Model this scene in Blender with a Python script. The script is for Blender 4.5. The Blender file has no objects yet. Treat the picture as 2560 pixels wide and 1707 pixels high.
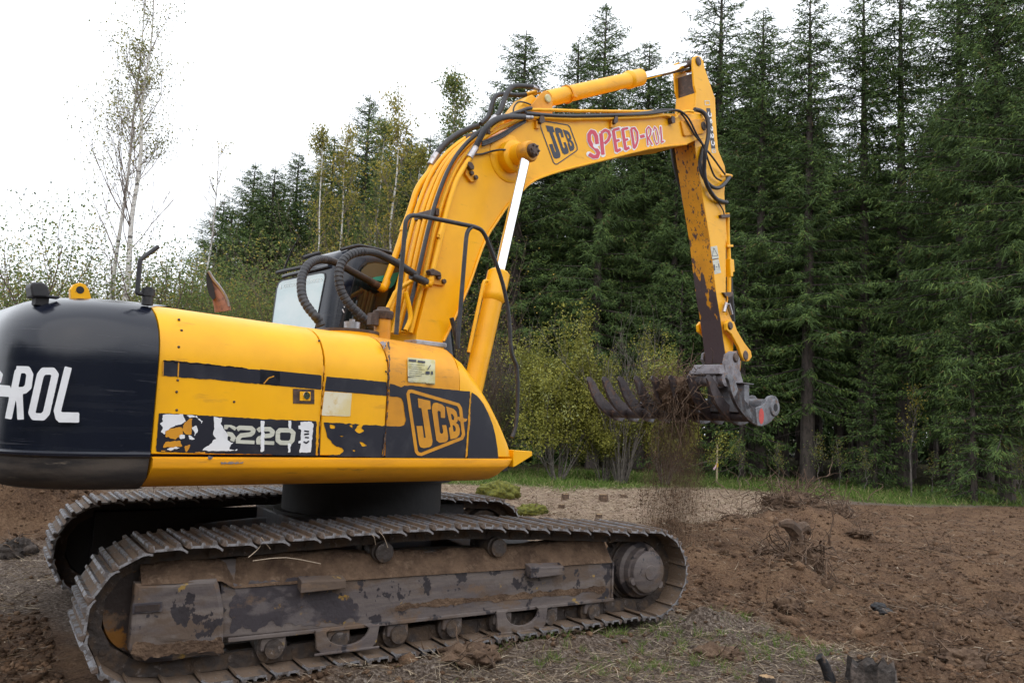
import bpy, bmesh, math, random
import numpy as np
from mathutils import Vector, Matrix
random.seed(7); RNG = np.random.default_rng(7)
sc = bpy.context.scene
COL = sc.collection
# ------------------------------------------------------------------ camera
F_PX, YAW, PITCH, ROLL = 1993.5, 0.577859, 0.104046, 0.044545      # focal length in px of a 2560 px wide frame
CAM = np.array([-2.80795, -6.21697, 1.5229])
def cam_axes():
    f = np.array([math.cos(PITCH)*math.sin(YAW), math.cos(PITCH)*math.cos(YAW), math.sin(PITCH)])
    r = np.array([math.cos(YAW), -math.sin(YAW), 0.0]); u = np.cross(r, f)
    return math.cos(ROLL)*r+math.sin(ROLL)*u, -math.sin(ROLL)*r+math.cos(ROLL)*u, f
CR, CU, CF = cam_axes()
cd = bpy.data.cameras.new('camera'); cam = bpy.data.objects.new('camera', cd); COL.objects.link(cam)
cd.sensor_width = 36; cd.lens = 36*F_PX/2560; cd.clip_end = 2000; cd.clip_start = 0.05
cam.matrix_world = Matrix(((CR[0], CU[0], -CF[0], CAM[0]), (CR[1], CU[1], -CF[1], CAM[1]), (CR[2], CU[2], -CF[2], CAM[2]), (0, 0, 0, 1)))
sc.camera = cam
# ------------------------------------------------------------------ sky, sun, exposure
SUN_EL, SUN_AZ = math.radians(48), math.radians(200)      # azimuth clockwise from +Y; behind and left of the viewer
w = bpy.data.worlds.new('World'); sc.world = w; w.use_nodes = True
nt = w.node_tree; nt.nodes.clear()
out = nt.nodes.new('ShaderNodeOutputWorld'); bg = nt.nodes.new('ShaderNodeBackground')
sky = nt.nodes.new('ShaderNodeTexSky'); sky.sky_type = 'NISHITA'; sky.sun_disc = False
sky.sun_elevation = SUN_EL; sky.sun_rotation = SUN_AZ; sky.dust_density = 3; sky.altitude = 100
mx = nt.nodes.new('ShaderNodeMixRGB'); mx.inputs[0].default_value = 0.88; mx.inputs[2].default_value = (11.6, 12.0, 12.6, 1)   # even cloud cover
nt.links.new(sky.outputs[0], mx.inputs[1]); nt.links.new(mx.outputs[0], bg.inputs[0]); bg.inputs[1].default_value = 0.10
nt.links.new(bg.outputs[0], out.inputs[0])
sl = bpy.data.lights.new('sun', 'SUN'); so = bpy.data.objects.new('sun', sl); COL.objects.link(so)
sl.energy = 0.7; sl.angle = math.radians(80); sl.color = (1, 0.96, 0.9)
sd = Vector((math.sin(SUN_AZ)*math.cos(SUN_EL), math.cos(SUN_AZ)*math.cos(SUN_EL), math.sin(SUN_EL)))
so.rotation_euler = sd.to_track_quat('Z', 'Y').to_euler()
sc.view_settings.view_transform = 'Standard'; sc.view_settings.look = 'None'
sc.view_settings.exposure = 0.55; sc.view_settings.gamma = 1
sc.render.engine = 'CYCLES'
# ------------------------------------------------------------------ measuring: photo pixels (2352 px wide view) onto real planes
DK = 2560/2352
def ray(x, y):
    d = CR*((x*DK-1280)/F_PX) + CU*((853.5-y*DK)/F_PX) + CF
    return d
ORG = np.array([-0.15, 0.0, 0.0]); SW = math.radians(10)              # slew centre, swing of the upper works
EU = np.array([math.cos(SW), math.sin(SW), 0.0]); EV = np.array([-math.sin(SW), math.cos(SW), 0.0]); EZ = np.array([0, 0, 1.0])
def hit(x, y, p0, n):
    d = ray(x, y); t = np.dot(p0-CAM, n)/np.dot(d, n); return CAM+t*d
def pv(x, y, v):            # pixel on the plane v = const of the upper works -> machine coordinates (u, v, z)
    q = hit(x, y, ORG+EV*v, EV)-ORG; return (float(q@EU), v, float(q[2]))
def pu(x, y, u):
    q = hit(x, y, ORG+EU*u, EU)-ORG; return (u, float(q@EV), float(q[2]))
def pY(x, y, Y):            # undercarriage frame, plane Y = const
    q = hit(x, y, np.array([0, Y, 0.0]), np.array([0, 1.0, 0])); return (float(q[0]), Y, float(q[2]))
def pg(x, y, z=0.0):
    q = hit(x, y, np.array([0, 0, z]), EZ); return (float(q[0]), float(q[1]), z)
def U(p):                   # machine (u,v,z) -> local coordinates of the excavator empty
    return tuple(EU*p[0]+EV*p[1]+EZ*p[2])
def X(p):                   # world -> local of the excavator empty
    return (p[0]-ORG[0], p[1], p[2])
def I(p): return tuple(p)
def zz(x0, y0, s):          # enlarged crop coordinates -> 2352 px view coordinates
    return lambda x, y: ((x0+x*s)/DK, (y0+y*s)/DK)
Z1 = zz(0, 600, .41445); Z2 = zz(650, 500, .47847); Z3 = zz(950, 100, .31888); Z4 = zz(1350, 100, .38265)
Z5 = zz(1680, 600, .15947); Z6 = zz(1430, 650, .35077); Z7 = zz(640, 560, .1913); Z8 = zz(1740, 920, .10204)
Z9 = zz(380, 1000, .17857); Z10 = zz(780, 850, .21042); Z11 = zz(1340, 280, .15306); Z12 = zz(1640, 250, .15947)
Z13 = zz(1250, 650, .38265); Z14 = zz(1500, 1300, .15944); Z15 = zz(650, 1180, .33613); Z16 = zz(1150, 1180, .33609)
Z17 = zz(60, 1373, .21304); Z18 = zz(500, 1200, .21304)
# ------------------------------------------------------------------ mesh builder
class MB:
    def __init__(s, T=U): s.v = []; s.f = []; s.T = T; s.smooth = []
    def add(s, vs, fs, smooth=False):
        b = len(s.v); s.v += [s.T(p) for p in vs]; s.f += [tuple(i+b for i in f) for f in fs]; s.smooth += [smooth]*len(fs); return s
    def box(s, a0, a1, b0, b1, c0, c1):
        vs = [(a, b, c) for a in (a0, a1) for b in (b0, b1) for c in (c0, c1)]
        return s.add(vs, [(0, 1, 3, 2), (4, 6, 7, 5), (0, 4, 5, 1), (2, 3, 7, 6), (0, 2, 6, 4), (1, 5, 7, 3)])
    def prism(s, pts, v0, v1, smooth=False):     # outline [(u,z)] extruded along v
        n = len(pts)
        vs = [(p[0], v0, p[1]) for p in pts]+[(p[0], v1, p[1]) for p in pts]
        fs = [tuple(range(n)), tuple(range(2*n-1, n-1, -1))]+[(i, i+n, (i+1) % n+n, (i+1) % n) for i in range(n)]
        b = len(s.v); s.add(vs, fs); 
        if smooth:
            for k in range(len(s.smooth)-n, len(s.smooth)): s.smooth[k] = True
        return s
    def loft(s, rings, closed=True, caps=True, smooth=True):
        n = len(rings[0]); vs = [p for r in rings for p in r]; fs = []
        for i in range(len(rings)-1):
            for j in range(n if closed else n-1):
                k = (j+1) % n; fs.append((i*n+j, i*n+k, (i+1)*n+k, (i+1)*n+j))
        s.add(vs, fs, smooth)
        if caps and closed:
            s.add(rings[0], [tuple(range(n))]); s.add(rings[-1], [tuple(range(n-1, -1, -1))])
        return s
    def tube(s, pts, r, n=10, sm=0, caps=True):
        P = [np.array(p, float) for p in pts]
        if sm: P = smooth_path(P, sm)
        R = r if hasattr(r, '__len__') else [r]*len(P)
        if len(R) != len(P): R = list(np.interp(np.linspace(0, 1, len(P)), np.linspace(0, 1, len(R)), R))
        ring = []; up = None
        for i, p in enumerate(P):
            t = P[min(i+1, len(P)-1)]-P[max(i-1, 0)]; t = t/(np.linalg.norm(t)+1e-9)
            if up is None: up = np.cross(t, [0.3, 0.2, 1]) if abs(t[2]) < .9 else np.cross(t, [1, 0.1, 0])
            a = up-t*np.dot(up, t); a /= np.linalg.norm(a)+1e-9; up = a; b = np.cross(t, a)
            ring.append([tuple(p+R[i]*(math.cos(q)*a+math.sin(q)*b)) for q in [2*math.pi*k/n for k in range(n)]])
        return s.loft(ring, True, caps, True)
    def lathe(s, c, axis, prof, n=28):          # prof [(dist along axis, radius)]
        c = np.array(c, float); ax = np.array(axis, float); ax /= np.linalg.norm(ax)
        a = np.cross(ax, [0, 0, 1] if abs(ax[2]) < .9 else [1, 0, 0]); a /= np.linalg.norm(a); b = np.cross(ax, a)
        rings = [[tuple(c+ax*d+max(r, 1e-4)*(math.cos(q)*a+math.sin(q)*b)) for q in [2*math.pi*k/n for k in range(n)]] for d, r in prof]
        for i in range(len(rings)-1): s.loft(rings[i:i+2], True, False, True)
        s.add(rings[0], [tuple(range(n))]); s.add(rings[-1], [tuple(range(n-1, -1, -1))]); return s
    def build(s, name, mat, parent=None, bevel=0, seg=2, auto=True):
        me = bpy.data.meshes.new(name); me.from_pydata(s.v, [], s.f); me.update()
        for p, sm in zip(me.polygons, s.smooth): p.use_smooth = sm
        me.materials.append(mat)
        bm = bmesh.new(); bm.from_mesh(me); bmesh.ops.remove_doubles(bm, verts=bm.verts, dist=1e-5)
        bmesh.ops.recalc_face_normals(bm, faces=bm.faces)
        for e in bm.edges:
            if len(e.link_faces) == 2 and e.calc_face_angle(0) > math.radians(38): e.smooth = False
        bm.to_mesh(me); bm.free()
        o = bpy.data.objects.new(name, me); COL.objects.link(o)
        if parent is not None: o.parent = parent
        if bevel:
            m = o.modifiers.new('bevel', 'BEVEL'); m.width = bevel; m.segments = seg; m.limit_method = 'ANGLE'; m.angle_limit = math.radians(35)
        return o
def smooth_path(P, k):
    out = []; n = len(P)
    for i in range(n-1):
        p0 = P[max(i-1, 0)]; p1 = P[i]; p2 = P[i+1]; p3 = P[min(i+2, n-1)]
        for j in range(k):
            t = j/k; out.append(.5*((2*p1)+(-p0+p2)*t+(2*p0-5*p1+4*p2-p3)*t*t+(-p0+3*p1-3*p2+p3)*t**3))
    out.append(P[-1]); return out
def tag(o, label=None, cat=None, group=None, kind=None):
    if label: o['label'] = label
    if cat: o['category'] = cat
    if group: o['group'] = group
    if kind: o['kind'] = kind
    return o
def empty(name, loc, label=None, cat=None, group=None, rz=0):
    o = bpy.data.objects.new(name, None); COL.objects.link(o); o.location = loc; o.rotation_euler = (0, 0, rz); o.empty_display_size = .2
    return tag(o, label, cat, group)
def raw_mesh(name, V, Fc, mat, parent=None, smooth=False, mats=None, midx=None, cols=None):
    """numpy mesh: V (n,3), Fc (m,3 or 4)"""
    me = bpy.data.meshes.new(name); V = np.asarray(V, np.float32); Fc = np.asarray(Fc, np.int32)
    k = Fc.shape[1]; me.vertices.add(len(V)); me.vertices.foreach_set('co', V.ravel())
    me.loops.add(Fc.size); me.loops.foreach_set('vertex_index', Fc.ravel())
    me.polygons.add(len(Fc)); me.polygons.foreach_set('loop_start', np.arange(0, Fc.size, k, dtype=np.int32))
    me.polygons.foreach_set('loop_total', np.full(len(Fc), k, np.int32))
    for m in (mats or [mat]): me.materials.append(m)
    if midx is not None: me.polygons.foreach_set('material_index', np.asarray(midx, np.int32))
    if smooth: me.polygons.foreach_set('use_smooth', np.ones(len(Fc), bool))
    if cols is not None:
        for nm, c in cols.items():
            a = me.attributes.new(nm, 'FLOAT', 'POINT'); a.data.foreach_set('value', np.asarray(c, np.float32))
    me.update(calc_edges=True)
    if name is None: return me
    o = bpy.data.objects.new(name, me); COL.objects.link(o)
    if parent is not None: o.parent = parent
    return o
# ------------------------------------------------------------------ numpy noise
_perm = RNG.permutation(512)
def _h(ix, iy, s): return _perm[(ix+_perm[(iy+s*37) % 512]) % 512]/511.0
def vnoise(x, y, s=0):
    ix = np.floor(x).astype(int); iy = np.floor(y).astype(int); fx = x-ix; fy = y-iy
    fx = fx*fx*fx*(fx*(fx*6-15)+10); fy = fy*fy*fy*(fy*(fy*6-15)+10)
    a = _h(ix % 512, iy % 512, s); b = _h((ix+1) % 512, iy % 512, s); c = _h(ix % 512, (iy+1) % 512, s); d = _h((ix+1) % 512, (iy+1) % 512, s)
    return (a*(1-fx)+b*fx)*(1-fy)+(c*(1-fx)+d*fx)*fy
def fbm(x, y, o=4, s=0):
    r = 0; a = .5; t = 0
    for k in range(o): r = r+a*vnoise(x*2**k+17.3*k, y*2**k+9.1*k, s+k); t += a; a *= .5
    return r/t
def sstep(a, b, x):
    t = np.clip((x-a)/(b-a), 0, 1); return t*t*(3-2*t)
# ------------------------------------------------------------------ materials
def mat(name, base, rough=.5, metal=0, layers=(), bump=0, bscale=20, spec=.5, coat=0, transl=0, obj=True, bdetail=6):
    """layers: (colour, scale or (sx,sy,sz), lo, hi, strength, roughness or None [, detail])"""
    m = bpy.data.materials.new(name); m.use_nodes = True; nt = m.node_tree; N = nt.nodes; L = nt.links
    b = N['Principled BSDF']; b.inputs['Roughness'].default_value = rough; b.inputs['Metallic'].default_value = metal
    b.inputs['Specular IOR Level'].default_value = spec; b.inputs['Coat Weight'].default_value = coat
    tc = N.new('ShaderNodeTexCoord'); cur = None; rcur = None
    base4 = (*base, 1); b.inputs['Base Color'].default_value = base4
    for i, ly in enumerate(layers):
        colr, scl, lo, hi, st, rg = ly[:6]; det = ly[6] if len(ly) > 6 else 6
        mp = N.new('ShaderNodeMapping'); L.new(tc.outputs['Object'], mp.inputs[0])
        if isinstance(scl, tuple): mp.inputs['Scale'].default_value = scl; s = 1
        else: s = scl
        mp.inputs['Location'].default_value = (i*3.7+len(name), i*1.3, 2.1*i)
        no = N.new('ShaderNodeTexNoise'); no.inputs['Scale'].default_value = s; no.inputs['Detail'].default_value = det; no.inputs['Roughness'].default_value = .62
        L.new(mp.outputs[0], no.inputs['Vector'])
        mr = N.new('ShaderNodeMapRange'); mr.inputs[1].default_value = lo; mr.inputs[2].default_value = hi; mr.inputs[4].default_value = st
        L.new(no.outputs[0], mr.inputs[0])
        mi = N.new('ShaderNodeMixRGB'); L.new(mr.outputs[0], mi.inputs[0]); mi.inputs[2].default_value = (*colr, 1)
        if cur is None: mi.inputs[1].default_value = base4
        else: L.new(cur, mi.inputs[1])
        cur = mi.outputs[0]
        if rg is not None:
            ri = N.new('ShaderNodeMix'); L.new(mr.outputs[0], ri.inputs[0]); ri.inputs[3].default_value = rg
            if rcur is None: ri.inputs[2].default_value = rough
            else: L.new(rcur, ri.inputs[2])
            rcur = ri.outputs[0]
    if cur is not None: L.new(cur, b.inputs['Base Color'])
    if rcur is not None: L.new(rcur, b.inputs['Roughness'])
    if bump:
        no = N.new('ShaderNodeTexNoise'); no.inputs['Scale'].default_value = bscale; no.inputs['Detail'].default_value = bdetail
        L.new(tc.outputs['Object'], no.inputs['Vector'])
        bu = N.new('ShaderNodeBump'); bu.inputs['Strength'].default_value = bump; bu.inputs['Distance'].default_value = .02
        L.new(no.outputs[0], bu.inputs['Height']); L.new(bu.outputs[0], b.inputs['Normal'])
    return m
YEL = (0.93, 0.455, 0.002)
M = {}
M['yellow'] = mat('yellow_paint', YEL, .38, layers=[((.62, .26, .012), 1.6, .45, .75, .55, .5), ((.30, .13, .03), (3, 3, 14), .62, .78, .5, .6), ((.10, .05, .03), 38, .70, .76, .8, .7)], bump=.35, bscale=2.2, spec=.4, bdetail=2)
M['yellow_dirty'] = mat('yellow_paint_grimy', (.80, .34, .004), .45, layers=[((.42, .17, .012), 2.2, .4, .7, .7, .6), ((.20, .11, .05), (5, 5, 22), .56, .74, .6, .7), ((.07, .04, .03), 30, .66, .72, .8, .7)], bump=.06, bscale=5)
M['yellow_skirt'] = mat('yellow_paint_skirt', (.86, .37, .002), .4, layers=[((.36, .14, .01), (1.5, 1.5, 9), .45, .7, .6, .6), ((.10, .06, .04), (3, 3, 18), .62, .74, .7, .7), ((.35, .33, .36), (6, 6, 30), .70, .74, .8, .4)], bump=.05, bscale=6)
M['yellow_worn'] = mat('yellow_paint_flaking', (.80, .34, .004), .5, layers=[((.50, .20, .01), 2.5, .4, .65, .6, .6), ((.075, .045, .05), (16, 16, 9), .575, .60, .92, .75), ((.06, .035, .05), (34, 34, 16), .60, .63, .85, .7)], bump=.12, bscale=25)
M['navy'] = mat('black_paint', (.007, .009, .018), .20, layers=[((.025, .027, .036), (1.2, 1.2, 16), .52, .72, .4, .3), ((.12, .095, .08), (5, 5, 9), .66, .74, .5, .8), ((.06, .06, .07), (2, 2, 60), .62, .66, .5, .5)], bump=.06, bscale=3, spec=.45)
M['decal_black'] = mat('black_vinyl', (.012, .013, .024), .38, layers=[((.05, .05, .06), 6, .5, .7, .5, .55), ((.5, .22, .02), (30, 30, 30), .73, .75, .9, .5)])
M['decal_yellow'] = mat('faded_yellow_vinyl', (.66, .29, .015), .45, layers=[((.45, .19, .02), 8, .45, .65, .7, .55)])
M['white'] = mat('white_vinyl', (.80, .81, .84), .4, layers=[((.6, .6, .62), 9, .5, .7, .5, .5)])
M['cream'] = mat('cream_vinyl', (.60, .60, .52), .45, layers=[((.42, .42, .36), (8, 8, 60), .5, .62, .6, .5)])
M['red'] = mat('red_vinyl', (.60, .035, .075), .4, layers=[((.5, .08, .16), 14, .45, .65, .6, .5)])
M['logo_dark'] = mat('dark_blue_vinyl', (.018, .022, .045), .4, layers=[((.05, .05, .07), 12, .5, .7, .5, .5)])
M['glass'] = mat('cab_glass', (.010, .013, .013), .04, spec=.8)
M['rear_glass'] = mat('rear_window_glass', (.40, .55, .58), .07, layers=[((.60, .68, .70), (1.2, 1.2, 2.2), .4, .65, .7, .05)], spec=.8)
M['black'] = mat('black_plastic', (.018, .018, .022), .5, layers=[((.06, .055, .055), 9, .5, .72, .5, .6)])
M['rubber'] = mat('hose_rubber', (.025, .025, .03), .5, layers=[((.09, .085, .09), 14, .5, .7, .5, .6)], bump=.1, bscale=60)
M['chrome'] = mat('chrome_rod', (.86, .87, .90), .10, 1)
M['steel'] = mat('fitting_steel', (.45, .44, .46), .35, .8, layers=[((.2, .12, .07), 20, .5, .68, .6, .6)])
M['brown_steel'] = mat('brown_greasy_steel', (.07, .045, .035), .45, .3, layers=[((.2, .12, .08), 20, .5, .7, .6, .6)], bump=.2, bscale=40)
M['dark'] = mat('underside_dark', (.012, .011, .013), .7, layers=[((.03, .027, .03), 5, .5, .7, .7, .8)], bump=.2, bscale=15)  # near-black; on the far track it carries the shade in its colour
MUD = (.150, .098, .066); MUDD = (.075, .048, .034)
M['carbody'] = mat('carbody_steel', (.028, .027, .034), .6, layers=[(MUDD, 5, .48, .62, .8, .9)], bump=.3, bscale=18)
M['frame'] = mat('track_frame_steel', (.10, .082, .082), .6, layers=[((.17, .14, .125), (1.2, 2, 14), .42, .60, .8, .7), ((.11, .074, .052), (2.2, 2.2, 5), .48, .58, .85, .9), ((.026, .023, .029), (7, 7, 6), .575, .592, .92, .45, 4), (MUD, (3, 3, 6), .60, .66, .9, .9), ((.38, .24, .05), (9, 9, 9), .66, .70, .8, .7)], bump=.3, bscale=22)
M['frame_dark'] = mat('track_frame_dark_steel', (.045, .038, .045), .55, layers=[((.13, .11, .11), (3, 3, 5), .50, .58, .8, .7), ((.36, .20, .03), (8, 8, 8), .60, .66, .8, .6), (MUD, (4, 4, 6), .58, .64, .9, .9)], bump=.3, bscale=22)
M['mud'] = mat('caked_mud', MUD, .95, layers=[(MUDD, 7, .42, .62, .9, None), ((.21, .145, .10), 16, .56, .68, .7, None)], bump=1.0, bscale=35, spec=.15)
M['shoe'] = mat('track_shoe_steel', (.10, .085, .078), .6, .25, layers=[((.175, .122, .086), 9, .38, .50, .97, .95), ((.30, .29, .31), 30, .62, .68, .6, .4)], bump=.4, bscale=40)
M['grouser'] = mat('grouser_steel', (.20, .205, .23), .45, .4, layers=[((.15, .11, .08), 18, .46, .56, .9, .9)], bump=.2, bscale=60)
M['cw_low'] = mat('scraped_black_paint', (.030, .027, .028), .6, layers=[((.10, .08, .065), (2, 2, 12), .42, .6, .8, .8), ((.22, .18, .14), (5, 5, 14), .60, .68, .7, .9)], bump=.2, bscale=18)
M['shoe_edge'] = mat('polished_grouser_steel', (.42, .42, .45), .36, .6, layers=[((.11, .09, .08), 25, .45, .58, .85, .7), (MUD, 11, .50, .60, .85, .9)], bump=.2, bscale=60)
M['roller'] = mat('roller_steel', (.06, .048, .044), .6, .2, layers=[((.11, .075, .052), 12, .45, .6, .9, .9), ((.24, .21, .20), 22, .6, .68, .6, .5)], bump=.5, bscale=30)
M['idler'] = mat('idler_worn_orange', (.22, .09, .010), .6, layers=[((.03, .022, .022), 3.4, .46, .50, .97, .6), (MUD, 9, .56, .63, .9, .9)], bump=.3, bscale=25)
M['rake'] = mat('rake_steel', (.080, .062, .064), .45, .35, layers=[((.045, .036, .04), 5, .42, .55, .8, .5), ((.17, .10, .07), 10, .54, .62, .7, .8), ((.20, .20, .22), (8, 8, 2), .62, .68, .5, .4)], bump=.2, bscale=25)
M['rake_grey'] = mat('grey_rake_paint', (.17, .175, .195), .5, .2, layers=[((.08, .075, .085), 7, .46, .6, .8, .6), ((.20, .12, .08), 12, .56, .64, .8, .85), ((.33, .33, .36), (20, 20, 20), .62, .68, .5, .4)], bump=.2, bscale=25)
M['coupler'] = mat('coupler_steel', (.24, .225, .245), .55, .15, layers=[((.10, .085, .095), 7, .46, .62, .8, .6), ((.26, .16, .11), 14, .58, .64, .8, .8)], bump=.3, bscale=22)
M['rust'] = mat('rusty_exhaust', (.30, .14, .09), .6, .3, layers=[((.12, .07, .06), 18, .5, .62, .8, .7)])
M['sticker'] = mat('faded_sticker', (.52, .47, .20), .5, layers=[((.62, .60, .42), 9, .45, .6, .8, None)])
M['paper'] = mat('faded_paper_sticker', (.70, .58, .30), .6, layers=[((.74, .68, .52), 5, .4, .55, .9, None), ((.62, .42, .12), 9, .58, .68, .8, None)])
M['redspot'] = mat('red_marking', (.52, .06, .05), .6, layers=[((.2, .05, .05), 20, .55, .65, .7, None)])
M['orange_lens'] = mat('orange_lens', (.7, .25, .02), .3)
M['green'] = mat('green_screen_sheet', (.03, .27, .19), .5)
M['headliner'] = mat('cab_headliner', (.11, .08, .035), .8)
# ------------------------------------------------------------------ flat lettering and torn decals: filled contour of a field in view pixels
def seg_d(Xg, Yg, pts, wd, butt=True, closed=False):
    D = np.full(Xg.shape, 1e9); P = list(pts)+([pts[0]] if closed else [])
    for (ax, ay), (bx, by) in zip(P[:-1], P[1:]):
        dx, dy = bx-ax, by-ay; L2 = dx*dx+dy*dy+1e-9; t = np.clip(((Xg-ax)*dx+(Yg-ay)*dy)/L2, 0, 1)
        D = np.minimum(D, np.hypot(Xg-ax-t*dx, Yg-ay-t*dy)-wd/2)
    if butt and not closed:
        for (ax, ay), (bx, by) in ((P[0], P[1]), (P[-1], P[-2])):
            l = math.hypot(bx-ax, by-ay); k = ((ax-Xg)*(bx-ax)+(ay-Yg)*(by-ay))/l
            near = np.hypot(Xg-ax, Yg-ay) < wd*1.2
            D = np.where(near, np.maximum(D, k), D)
    return D
def poly_d(Xg, Yg, pts):
    D = np.full(Xg.shape, 1e9); ins = np.zeros(Xg.shape, bool); n = len(pts)
    for i in range(n):
        ax, ay = pts[i]; bx, by = pts[(i+1) % n]; dx, dy = bx-ax, by-ay
        t = np.clip(((Xg-ax)*dx+(Yg-ay)*dy)/(dx*dx+dy*dy+1e-9), 0, 1); D = np.minimum(D, np.hypot(Xg-ax-t*dx, Yg-ay-t*dy))
        c = ((ay > Yg) != (by > Yg)); xi = ax+(Yg-ay)*dx/(dy if abs(dy) > 1e-9 else 1e-9); ins ^= c & (Xg < xi)
    return np.where(ins, -D, D)
def field(name, fn, bounds, step, to3d, T, material, parent):
    x0, x1, y0, y1 = bounds; nx = int((x1-x0)/step)+2; ny = int((y1-y0)/step)+2
    xs = x0+np.arange(nx)*step; ys = y0+np.arange(ny)*step; Xg, Yg = np.meshgrid(xs, ys, indexing='ij'); Fd = fn(Xg, Yg)
    verts = {}; V = []; Fc = []
    def vert(key, x, y):
        if key not in verts: verts[key] = len(V); V.append(T(to3d(x, y)))
        return verts[key]
    for i in range(nx-1):
        for j in range(ny-1):
            c = [(i, j), (i+1, j), (i+1, j+1), (i, j+1)]; f = [Fd[a] for a in c]
            if min(f) >= 0: continue
            poly = []
            for k in range(4):
                a, b = c[k], c[(k+1) % 4]; fa, fb = f[k], f[(k+1) % 4]
                if fa < 0: poly.append(vert((a,), xs[a[0]], ys[a[1]]))
                if (fa < 0) != (fb < 0):
                    t = fa/(fa-fb); key = (min(a, b), max(a, b)); poly.append(vert(key, xs[a[0]]+t*(xs[b[0]]-xs[a[0]]), ys[a[1]]+t*(ys[b[1]]-ys[a[1]])))
            if len(poly) >= 3 and len(set(poly)) == len(poly): Fc.append(poly)
    me = bpy.data.meshes.new(name); me.from_pydata(V, [], Fc); me.materials.append(material)
    bm = bmesh.new(); bm.from_mesh(me); bmesh.ops.recalc_face_normals(bm, faces=bm.faces)
    bmesh.ops.dissolve_limit(bm, angle_limit=.02, verts=bm.verts, edges=bm.edges); bm.to_mesh(me); bm.free()
    o = bpy.data.objects.new(name, me); COL.objects.link(o); o.parent = parent; return o
def strokes(name, zf, sts, bounds, step, plane, material, parent, T=U, grow=0, polys=(), cut=(), extra=None):
    """sts: [(points, width[, closed])] in crop coordinates zf"""
    def fn(Xg, Yg):
        D = np.full(Xg.shape, 1e9)
        for s in sts: D = np.minimum(D, seg_d(Xg, Yg, s[0], s[1]+grow, closed=len(s) > 2 and s[2], butt=not grow))
        for p in polys: D = np.minimum(D, poly_d(Xg, Yg, p)-grow/2)
        for p in cut: D = np.maximum(D, -poly_d(Xg, Yg, p))
        if extra: D = extra(Xg, Yg, D)
        return D
    return field(name, fn, bounds, step, lambda x, y: plane(*zf(x, y)), T, material, parent)
# =================================================================== EXCAVATOR
EX = empty('excavator', tuple(ORG), 'large yellow tracked excavator with black counterweight, raised boom and a rake full of roots', 'excavator')
P2 = lambda z, pts, v: [(q[0], q[2]) for q in [pv(*z(*p), v) for p in pts]]
HW = 1.28                                        # half width of the upper works
# ---- slew ring and lower frame
b = MB(X); b.lathe((ORG[0], 0, .74), (0, 0, 1), [(0, .70), (.05, .70), (.05, .64), (.30, .64), (.30, .72), (.38, .72)], 48); b.build('slew_ring', M['dark'], EX)
b = MB(X)
for sy in (-1, 1):
    for x0, x1 in ((-1.25, -.55), (.35, 1.05)):
        cx = -.15
        b.loft([[(cx+(x0-cx)*.45-.05, 0, .36), (cx+(x1-cx)*.45+.05, 0, .36), (cx+(x1-cx)*.45+.05, 0, .76), (cx+(x0-cx)*.45-.05, 0, .76)],
                [(x0, sy*.95, .30), (x1, sy*.95, .30), (x1, sy*.95, .58), (x0, sy*.95, .58)]], smooth=False)
b.box(-.85, .55, -.55, .55, .34, .77); b.build('lower_frame', M['carbody'], EX, .015)
# ---- tracks -------------------------------------------------------------
def track_loop():
    P = []
    xi, zi, xs_, zs_, r = -1.915, .400, 1.705, .412, .365
    for k in range(40): t = k/40; P.append((xi+(xs_-xi)*t, .035-.02*math.cos(t*3)+.035*t))
    P[0] = (xi, .03)
    for a in np.linspace(-90, 78, 30): P.append((xs_+r*math.cos(math.radians(a)), zs_+(r-.015 if a < 0 else .33)*math.sin(math.radians(a))))
    top = [(1.45, .742), (1.1, .765), (.75, .787), (.44, .802), (.25, .815), (.05, .823), (-.13, .825), (-.33, .82), (-.6, .815), (-.9, .805), (-1.1, .795), (-1.3, .787), (-1.5, .780), (-1.72, .775), (-1.92, .773)]
    P += top
    for a in np.linspace(97, 262, 30): P.append((xi+.372*math.cos(math.radians(a)), zi+.372*math.sin(math.radians(a))))
    P = np.array(P); d = np.r_[0, np.cumsum(np.hypot(*np.diff(np.vstack([P, P[:1]]), axis=0).T))]
    Q = np.vstack([P, P[:1]]); L = d[-1]; n = 50
    s = (np.arange(n+1)+.35)/n*L % L
    return np.stack([np.interp(s, d, Q[:, 0]), np.interp(s, d, Q[:, 1])], 1), L/n
LOOP, PITCH_T = track_loop()
def shoe_mesh():
    """local: x along travel (0..pitch), z outward, y across"""
    p = PITCH_T
    prof = [(-.018, -.026), (.004, -.010), (.014, .0), (.022, .024), (.042, .024), (.048, .004), (p*.49-.012, .003), (p*.49-.008, .017), (p*.49+.008, .017), (p*.49+.012, .003),
            (p*.86-.012, .004), (p*.86-.006, .025), (p*.86+.014, .025), (p*.86+.022, .002), (p*1.0, .012), (p*1.0, .0), (p*.9, -.010), (.03, -.012), (.006, -.022), (-.012, -.038)]
    vs = [(a, y, c) for y in (-.30, .30) for a, c in prof]; n = len(prof)
    fs = [tuple(range(n)), tuple(range(2*n-1, n-1, -1))]+[(i, i+n, (i+1) % n+n, (i+1) % n) for i in range(n)]
    vs2 = []; 
    me = bpy.data.meshes.new('track_shoe'); me.from_pydata(vs, [], fs); me.materials.append(M['shoe']); me.materials.append(M['shoe_edge']); me.materials.append(M['grouser'])
    # grouser crests and end faces are polished steel
    crest = {3, 8 - 1, 11}
    for i, pl in enumerate(me.polygons):
        if i >= 2 and (i-2) in (2, 3, 6, 7, 8, 10, 11, 12): pl.material_index = 2
        if i < 2: pl.material_index = 1
    bm = bmesh.new(); bm.from_mesh(me); bmesh.ops.recalc_face_normals(bm, faces=bm.faces)
    bmesh.ops.triangulate(bm, faces=[f for f in bm.faces if len(f.verts) > 4]); bm.to_mesh(me); bm.free(); return me
SHOE = shoe_mesh()
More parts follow.
